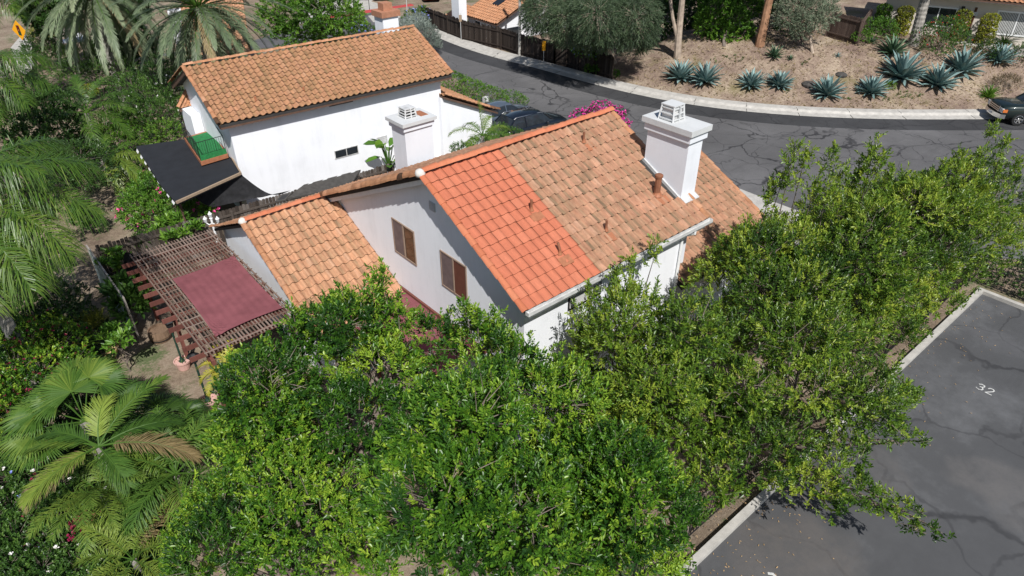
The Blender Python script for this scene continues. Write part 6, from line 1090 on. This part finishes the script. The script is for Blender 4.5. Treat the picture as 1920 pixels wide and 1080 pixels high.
# yellow signal-ahead sign, fence, yard things top left
t, b = post_sign('warning_sign', 'yellow diamond traffic light warning sign on a grey post at the upper left', at(62, 122), 3.0, 'road sign', .06); c = b+UP*2.6+bk_*.08; s_ = nrm(fw_*.9+bk_*.35); o = nrm(np.cross(s_, UP)); o = o*(1 if o @ bk_ > 0 else -1)
m = MB(); vs = [c+o*k*.012+s_*a*.72+UP*z_*.72 for k in (1, -1) for a, z_ in ((0, -1), (1, 0), (0, 1), (-1, 0))]; m.add(vs, [(0, 1, 2, 3), (7, 6, 5, 4), (0, 4, 5, 1), (1, 5, 6, 2), (2, 6, 7, 3), (3, 7, 4, 0)]); m.build('sign_panel', M['signyellow'], t)
m = MB(); vs = [c+o*k+s_*a*.15+UP*z_*.36 for k in (.02, .014) for a, z_ in ((-1, -1), (1, -1), (1, 1), (-1, 1))]; m.add(vs, [(0, 1, 2, 3), (7, 6, 5, 4), (0, 4, 5, 1), (1, 5, 6, 2), (2, 6, 7, 3), (3, 7, 4, 0)]); m.build('signal_symbol', M['black'], t)
for k, (mt, dz) in enumerate((('redlens', .22), ('amber', 0), ('turf', -.22))): m = MB(); vs = [c+o*.024+s_*.09*cos(a*pi/5)+UP*(dz+.09*sin(a*pi/5)) for a in range(10)]; m.add(vs, [tuple(range(10)), tuple(range(10))[::-1]]); m.build('signal_light', M[mt], t)
board_fence('wooden_fence', 'pale grey board fence behind the white sheet at the upper left', [at(88, 75), at(150, 62)], 2.0, 'greyfence', .16, 15)
sheet('lane', [at(*p)[:2] for p in [(20, 90), (45, 60), (60, 75), (60, 130), (48, 140), (30, 130)]], .02, 'concrete')
t = thing('white_sheet', 'crumpled white sheet spread over yard things in front of the grey fence', 'sheet', at(140, 78)); V = []; n = 14; cs = [at(110, 82, .9), at(165, 78, .9), at(168, 68, 1.1), at(135, 62, 1.2)]; rg = np.random.default_rng(5)
for i in range(n+1):
    for j in range(n+1): s, q = i/n, j/n; V.append((cs[0]*(1-s)+cs[1]*s)*(1-q)+(cs[3]*(1-s)+cs[2]*s)*q+UP*(.12*sin(s*9+q*4)*sin(q*8)))
F = np.array([(i*(n+1)+j, (i+1)*(n+1)+j, (i+1)*(n+1)+j+1, i*(n+1)+j+1) for i in range(n) for j in range(n)]); npmesh('sheet', V, [F], M['whiteplastic'], t); [MB().obox(p*[1, 1, 0], p-UP*.02, .08, .08).build('support', M['greyfence'], t) for p in cs]
t = thing('garden_bench', 'orange brown wooden bench below the white sheet', 'bench', at(120, 100)); c = at(120, 98, .45); m = MB(); m.obox(c-fw_*.8, c+fw_*.8, .5, .06); m.build('seat', M['tanwood'], t); [MB().obox((c+fw_*k)*[1, 1, 0], c+fw_*k-UP*.04, .08, .4).build('leg', M['tanwood'], t) for k in (-.7, .7)]; m = MB(); m.obox(c-fw_*.8-bk_*.28+UP*.35, c+fw_*.8-bk_*.28+UP*.35, .05, .35); m.build('backrest', M['tanwood'], t)
# hedge beyond the car park
bush('hedge', 'dark green hedge beyond the far end kerb of the car park', 'hedge', [(29.75, y, .45, .85, .85, .8) for y in np.arange(4.6, -9, -.9)], 3800, 'leaf_dark', 8, .08, .04, .1, seed=340, gz=0, low=-.3)
# ---------------------------------------------------------------- the big trees in front
MASS = [(296, 1090), (300, 1000), (345, 935), (330, 870), (395, 800), (402, 700), (425, 650), (470, 642), (520, 600), (548, 590), (590, 560), (640, 540), (690, 512), (715, 505), (735, 540), (745, 575), (800, 575), (850, 570), (890, 565), (905, 600), (930, 590), (955, 598), (985, 640), (1030, 655), (1062, 610), (1085, 550), (1118, 545), (1150, 500), (1190, 480), (1235, 450), (1268, 452), (1285, 500), (1325, 470), (1350, 440), (1395, 415), (1440, 410), (1450, 330), (1490, 275), (1520, 285), (1560, 285), (1640, 268), (1670, 330), (1760, 310), (1800, 285), (1850, 235), (1880, 245), (1935, 250), (1935, 560), (1890, 540), (1850, 535), (1760, 615), (1700, 665), (1690, 700), (1745, 730), (1755, 760), (1690, 770), (1760, 830), (1680, 845), (1630, 840), (1640, 900), (1720, 940), (1790, 1005), (1760, 1020), (1680, 1000), (1600, 955), (1560, 985), (1500, 950), (1430, 915), (1360, 950), (1290, 1000), (1310, 1040), (1290, 1095)]
def in_mass(P, soft=14):
    x, y, w = project(P); r = np.random.default_rng(len(P)); return inpoly(x+r.normal(0, soft*.5, len(P)), y+r.normal(0, soft*.5, len(P)), MASS) & (w > 2)
def clear_of_house(P):
    x, y, z = P.T; ok = ~((x > 9.3) & (x < 17.2) & (y > 10.75)); return ok & ~((x > 16.7) & (x < 22.6) & (y > 10.9) & (z < 4.4)) & ~((x > 6.3) & (x < 9.9) & (y > 16.3)) & ~((x < 6.6) & (y > 17.3)) & (z > -.3)
def big_tree(label, base, dome, rad, nb, nspr, mat, L, W, seed, nleaf=11, twig=.26, extra=(), shoots=(), rr=.85, name='broadleaf_tree', group='leafy trees along the car park'):
    rng = np.random.default_rng(seed); bl = sphere_blobs(dome, rad, int(nb*.72), rng, rr*.92, .72)+list(extra); bl = [b for b in bl if in_mass(np.array([b[:3]]), 0)[0]] or bl
    base = np.array([*base, ground(*base)]); t = thing(name, label, 'tree', base, 0, group)
    P, D, bi = shell(bl, int(nspr*(2.5 if mat == 'leaf_a' else 1.9)), rng, inner=.42, low=-.35, noise=.42, upbias=.55); q = in_mass(P) & in_mass(P+D*twig*1.1, 2) & clear_of_house(P); P, D, bi = P[q], D[q], bi[q]; B = np.array(bl)
    ph = rng.random(6)*6; g = np.sin(P[:, 0]*2.6+ph[0]+1.3*np.sin(P[:, 2]*2.1+ph[3]))*np.sin(P[:, 1]*2.4+ph[1]+1.1*np.sin(P[:, 0]*1.9+ph[4]))*np.sin(P[:, 2]*3.1+ph[2]+.9*np.sin(P[:, 1]*2.3+ph[5]))
    q = (g > (-.07 if mat == 'leaf_a' else -.2)) | (rng.random(len(P)) < .10); P, D, bi, g = P[q], D[q], bi[q], g[q]; P = P+D*(.30*np.clip(g, -.2, .8))[:, None]
    e = rng.permutation(len(P))[:len(P)//14]; hgt = rng.uniform(.18, .5, len(e)); up = nrm(D[e]+UP*.9)
    for f_ in (.35, .7, 1.): P = np.concatenate([P, P[e]+up*(hgt*f_)[:, None]+rng.normal(0, .03, (len(e), 3))]); D = np.concatenate([D, nrm(up+rng.normal(0, .3, up.shape))]); bi = np.concatenate([bi, bi[e]])
    q = in_mass(P+D*twig, 3) & clear_of_house(P); P, D, bi = P[q], D[q], bi[q]
    off = rng.normal(0, .19, len(bl)); tone = .42+off[bi]+rng.normal(0, .19, len(P))
    SP, SD, st = [], [], []
    for px, py, yy, h in shoots:
        top = ony(px, py, yy); 
        if top[2] < .5: continue
        k = int(h/.10); foot = top-UP*h+rng.normal(0, .12, 3)*[1, 1, 0]; st.append((foot, top))
        for j in range(k):
            f = 1-j/k*.9; p = foot+(top-foot)*f
            for _ in range(4 if j < 5 else 2): SP.append(p+rng.normal(0, .08, 3)*(1 if j < 5 else 1.4)); SD.append(nrm(rng.normal(0, .55, 3)+UP*.75))
    if SP: P = np.concatenate([P, SP]); D = np.concatenate([D, SD]); tone = np.concatenate([tone, .58+rng.normal(0, .15, len(SP))]); bi = np.concatenate([bi, np.full(len(SP), -1)])
    V, F, T = sprays(P, D, nleaf, twig*(.6+.7*rng.random(len(P))), L*(1.0 if mat == 'leaf_a' else 1.15), W*(1.1 if mat == 'leaf_a' else 1.25), tone, .95, rng); npmesh('crown', V, [F], M[mat], t, [T])
    dr = rng.permutation(len(P))[:max(4, len(P)//90)]; v, f, tt = sprays(P[dr]-D[dr]*.1, D[dr], 5, np.full(len(dr), .12), L, W, rng.random(len(dr)), .9, rng); npmesh('dead_leaves', v, [f], M['dry'], t, [tt])
    m = trunk_mesh(base, bl, .17, rng, .42); q = (bi >= 0) & (rng.random(len(P)) < (.16 if mat == 'leaf_b' else .11)); A = B[bi[q], :3]+(P[q]-B[bi[q], :3])*.5+rng.normal(0, .10, (q.sum(), 3)); sv, sf = sticks(A, P[q]+D[q]*twig*.8, np.full(q.sum(), .011), np.full(q.sum(), .003))
    parts = [(np.array(m.v), None), (sv, sf)]; off2 = len(m.v); fl = [np.array([f for f in m.f if len(f) == j]) for j in sorted({len(f) for f in m.f})]+[sf+off2]; VV = [np.array(m.v), sv]; n2 = off2+len(sv)
    if st: a = np.array([s[0]-UP*.6 for s in st]); b = np.array([s[1] for s in st]); s2, f2 = sticks(a, b, np.full(len(a), .02), np.full(len(a), .006)); fl.append(f2+n2); VV.append(s2)
    npmesh('trunk', np.concatenate(VV), fl, M['twig'], t); return t
def ex(lst): return [(x, y, z, r, r, r*.75) for x, y, z, r in lst]
big_tree('bright glossy tree whose top tip reaches over the burgundy awning', (4.2, 11.2), (4.4, 11.6, 3.2), (2.3, 2.3, 3.0), 26, 2300, 'leaf_a', .105, .040, 401, shoots=[(715, 505, 12.6, .9), (640, 545, 12.8, .7), (700, 535, 12.8, .6), (870, 572, 10.6, .6), (925, 590, 10.2, .7), (895, 590, 10.3, .5), (745, 560, 12.0, .6), (550, 590, 13.5, .5)], extra=[B3(*q) for q in [(560, 625, 4.2, .65), (610, 615, 4.3, .7), (665, 600, 4.4, .7), (640, 575, 4.5, .45), (715, 625, 4.4, .65), (770, 635, 4.2, .62), (820, 645, 4.0, .6), (755, 600, 4.3, .40), (690, 545, 4.8, .32), (860, 610, 4.1, .42), (520, 645, 4.0, .7), (470, 680, 3.6, .7)]])
big_tree('dense bright leafy tree at the bottom centre of the picture', (5.2, 6.6), (5.0, 6.8, 3.6), (2.4, 2.3, 2.7), 26, 2200, 'leaf_a', .105, .040, 402)
big_tree('leafy tree in front of the gable wall between the bright and olive trees', (7.4, 8.6), (7.4, 8.4, 2.9), (2.0, 2.0, 2.5), 22, 1900, 'leaf_a', .10, .037, 403, shoots=[(985, 640, 9.2, .5)], extra=[B3(*q) for q in [(900, 640, 4.2, .6), (945, 650, 4.0, .6), (980, 680, 3.9, .6), (870, 670, 4.2, .7), (620, 622, 4.0, .65), (665, 640, 4.0, .65), (600, 655, 3.8, .6), (645, 605, 4.3, .5)]])
big_tree('darker twiggy tree at the lower left edge of the leafy mass', (2.3, 9.6), (2.3, 9.4, 1.8), (2.0, 2.2, 2.6), 20, 1900, 'leaf_a', .095, .034, 404, extra=[B3(*q) for q in [(400, 1040, 1.8, .8), (460, 1075, 2., .8), (345, 1065, 1.4, .6), (520, 1060, 2.2, .8), (430, 960, 2.1, .75), (370, 985, 1.8, .6), (480, 900, 2.4, .7)]])
big_tree('leafy tree reaching out over the car park kerb at the bottom', (7.8, 5.6), (7.7, 5.4, 2.6), (2.2, 1.6, 2.4), 22, 1800, 'leaf_a', .10, .037, 405)
big_tree('olive green tree against the white side wall of the house', (11.4, 8.0), (11.4, 7.9, 2.7), (2.1, 2.3, 2.8), 24, 2300, 'leaf_b', .092, .032, 406, shoots=[(1105, 545, 9.9, .9), (1180, 485, 9.9, 1.0), (1150, 510, 9.9, .8), (1235, 455, 10.0, .9), (1090, 580, 9.7, .7)])
big_tree('olive green tree with branches hanging far out over the car park', (14.2, 6.2), (13.8, 5.6, 2.6), (2.3, 2.6, 2.6), 26, 2500, 'leaf_b', .092, .032, 407, extra=[B3(*q) for q in [(1600, 870, 2.4, .7), (1640, 885, 2.3, .5), (1590, 920, 2.3, .55), (1640, 940, 2.2, .42), (1685, 965, 2.1, .40), (1735, 985, 2.0, .34), (1768, 1000, 2.0, .22), (1700, 925, 2.1, .30), (1560, 960, 2.2, .36), (1700, 830, 2.2, .38), (1745, 828, 2.2, .25), (1540, 900, 2.4, .7), (1500, 920, 2.4, .6), (1300, 850, 2.6, .8), (1350, 900, 2.4, .7), (1400, 880, 2.6, .7), (1310, 930, 2.4, .6), (1250, 800, 3, .7), (1330, 800, 3, .7), (1270, 960, 2.2, .5), (1420, 830, 2.8, .7)]])
big_tree('tall olive green tree beside the garage roof', (16.6, 8.2), (16.8, 7.9, 2.9), (2.3, 2.1, 2.9), 27, 2300, 'leaf_b', .092, .032, 408, shoots=[(1400, 420, 9.5, .7), (1435, 410, 9.2, .8), (1340, 470, 9.6, .7)])
big_tree('olive green tree with upright shoots in front of the street', (20.4, 7.4), (20.2, 7.4, 3.0), (2.4, 2.4, 2.9), 28, 2300, 'leaf_b', .095, .033, 409, shoots=[(1490, 280, 8.6, 1.5), (1512, 285, 8.4, 1.3), (1470, 330, 8.8, 1.2), (1562, 285, 8.0, 1.7), (1580, 320, 7.9, 1.2), (1450, 350, 9, 1.0), (1530, 340, 8.2, 1.2)], extra=[B3(*q) for q in [(1690, 750, 1.8, .40), (1725, 745, 1.8, .28), (1600, 760, 2.0, .6), (1570, 700, 2.2, .6), (1600, 640, 2.3, .6)]])
big_tree('yellow green tree with tall shoots near the far end of the car park', (23.9, 7.4), (23.8, 7.4, 2.9), (2.4, 2.3, 2.8), 28, 2200, 'leaf_b', .096, .034, 410, shoots=[(1640, 270, 7.6, 1.6), (1655, 295, 7.3, 1.3), (1625, 300, 7.8, 1.3), (1695, 330, 7.2, 1.1), (1720, 345, 7, 1.0), (1670, 320, 7.4, 1.2), (1600, 330, 8, 1.2)], extra=[B3(*q) for q in [(1770, 570, 1.7, .6), (1730, 605, 1.8, .6), (1695, 645, 1.8, .45), (1660, 610, 2.2, .7), (1700, 560, 2.2, .7), (1750, 530, 2.1, .7)]])
big_tree('thin topped yellow green tree at the right frame edge', (27.0, 6.8), (27.0, 6.9, 2.5), (2.3, 2.2, 2.7), 26, 1900, 'leaf_b', .097, .034, 411, shoots=[(1770, 310, 6.8, 1.3), (1800, 290, 6.6, 1.4), (1862, 240, 6.4, 1.9), (1885, 260, 6.0, 1.6), (1835, 290, 6.4, 1.3), (1905, 300, 5.6, 1.3), (1745, 330, 7, 1.1), (1870, 310, 6.2, 1.3)], extra=[B3(*q) for q in [(1810, 530, 1.6, .6), (1840, 500, 1.7, .6), (1780, 500, 2.1, .7)]]+ex([(29.5, 5.8, 2.2, 1.1), (30.5, 4.6, 2.0, 1.1), (29.8, 4.0, 1.4, 1.0), (31.5, 6.0, 2.6, 1.1), (30.5, 7.0, 2.4, 1.0)]))
# low undergrowth that fills the planted ground on the left
rg = np.random.default_rng(77); px = np.stack([rg.uniform(-60, 420, 9000), rg.uniform(40, 1085, 9000)], 1)
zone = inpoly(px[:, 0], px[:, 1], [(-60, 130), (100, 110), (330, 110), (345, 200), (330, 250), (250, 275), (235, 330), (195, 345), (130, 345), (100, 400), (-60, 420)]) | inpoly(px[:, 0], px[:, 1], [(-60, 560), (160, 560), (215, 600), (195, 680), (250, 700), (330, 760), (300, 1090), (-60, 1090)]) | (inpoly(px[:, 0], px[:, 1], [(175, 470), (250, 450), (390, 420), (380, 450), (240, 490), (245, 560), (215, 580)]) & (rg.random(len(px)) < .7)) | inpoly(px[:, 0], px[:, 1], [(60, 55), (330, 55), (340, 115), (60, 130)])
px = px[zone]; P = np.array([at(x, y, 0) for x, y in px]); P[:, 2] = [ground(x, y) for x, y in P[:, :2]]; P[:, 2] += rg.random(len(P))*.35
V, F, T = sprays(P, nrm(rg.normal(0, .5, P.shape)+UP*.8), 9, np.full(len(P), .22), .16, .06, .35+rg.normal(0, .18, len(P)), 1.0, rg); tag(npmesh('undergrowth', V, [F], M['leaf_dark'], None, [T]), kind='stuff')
# ---------------------------------------------------------------- camera, sun, sky
cam = bpy.data.cameras.new('camera'); cam.lens = 24; cam.sensor_width = 36; cam.clip_end = 600; cam.clip_start = .1
co = bpy.data.objects.new('camera', cam); C.objects.link(co); co.location = (0, 0, 15); co.rotation_euler = (pi/2-PITCH, 0, HEAD-pi/2); bpy.context.scene.camera = co
EL, AZ = radians(49), radians(63)
sun = bpy.data.lights.new('sun', 'SUN'); sun.energy = 4.95; sun.angle = radians(.5); sun.color = (1, .975, .94); so = bpy.data.objects.new('sun', sun); C.objects.link(so)
so.rotation_euler = Vector((cos(AZ)*cos(EL), sin(AZ)*cos(EL), -sin(EL))).to_track_quat('-Z', 'Y').to_euler()
w = bpy.data.worlds.new('World'); bpy.context.scene.world = w; w.use_nodes = True; nt = w.node_tree; sk = nt.nodes.new('ShaderNodeTexSky'); sk.sky_type = 'NISHITA'; sk.sun_disc = False; sk.sun_elevation = EL; sk.sun_rotation = radians(198)
bg = nt.nodes['Background']; nt.links.new(sk.outputs[0], bg.inputs['Color']); bg.inputs['Strength'].default_value = .08
vs = bpy.context.scene.view_settings; vs.view_transform = 'Standard'; vs.look = 'None'; vs.exposure = 0.1; vs.gamma = 1
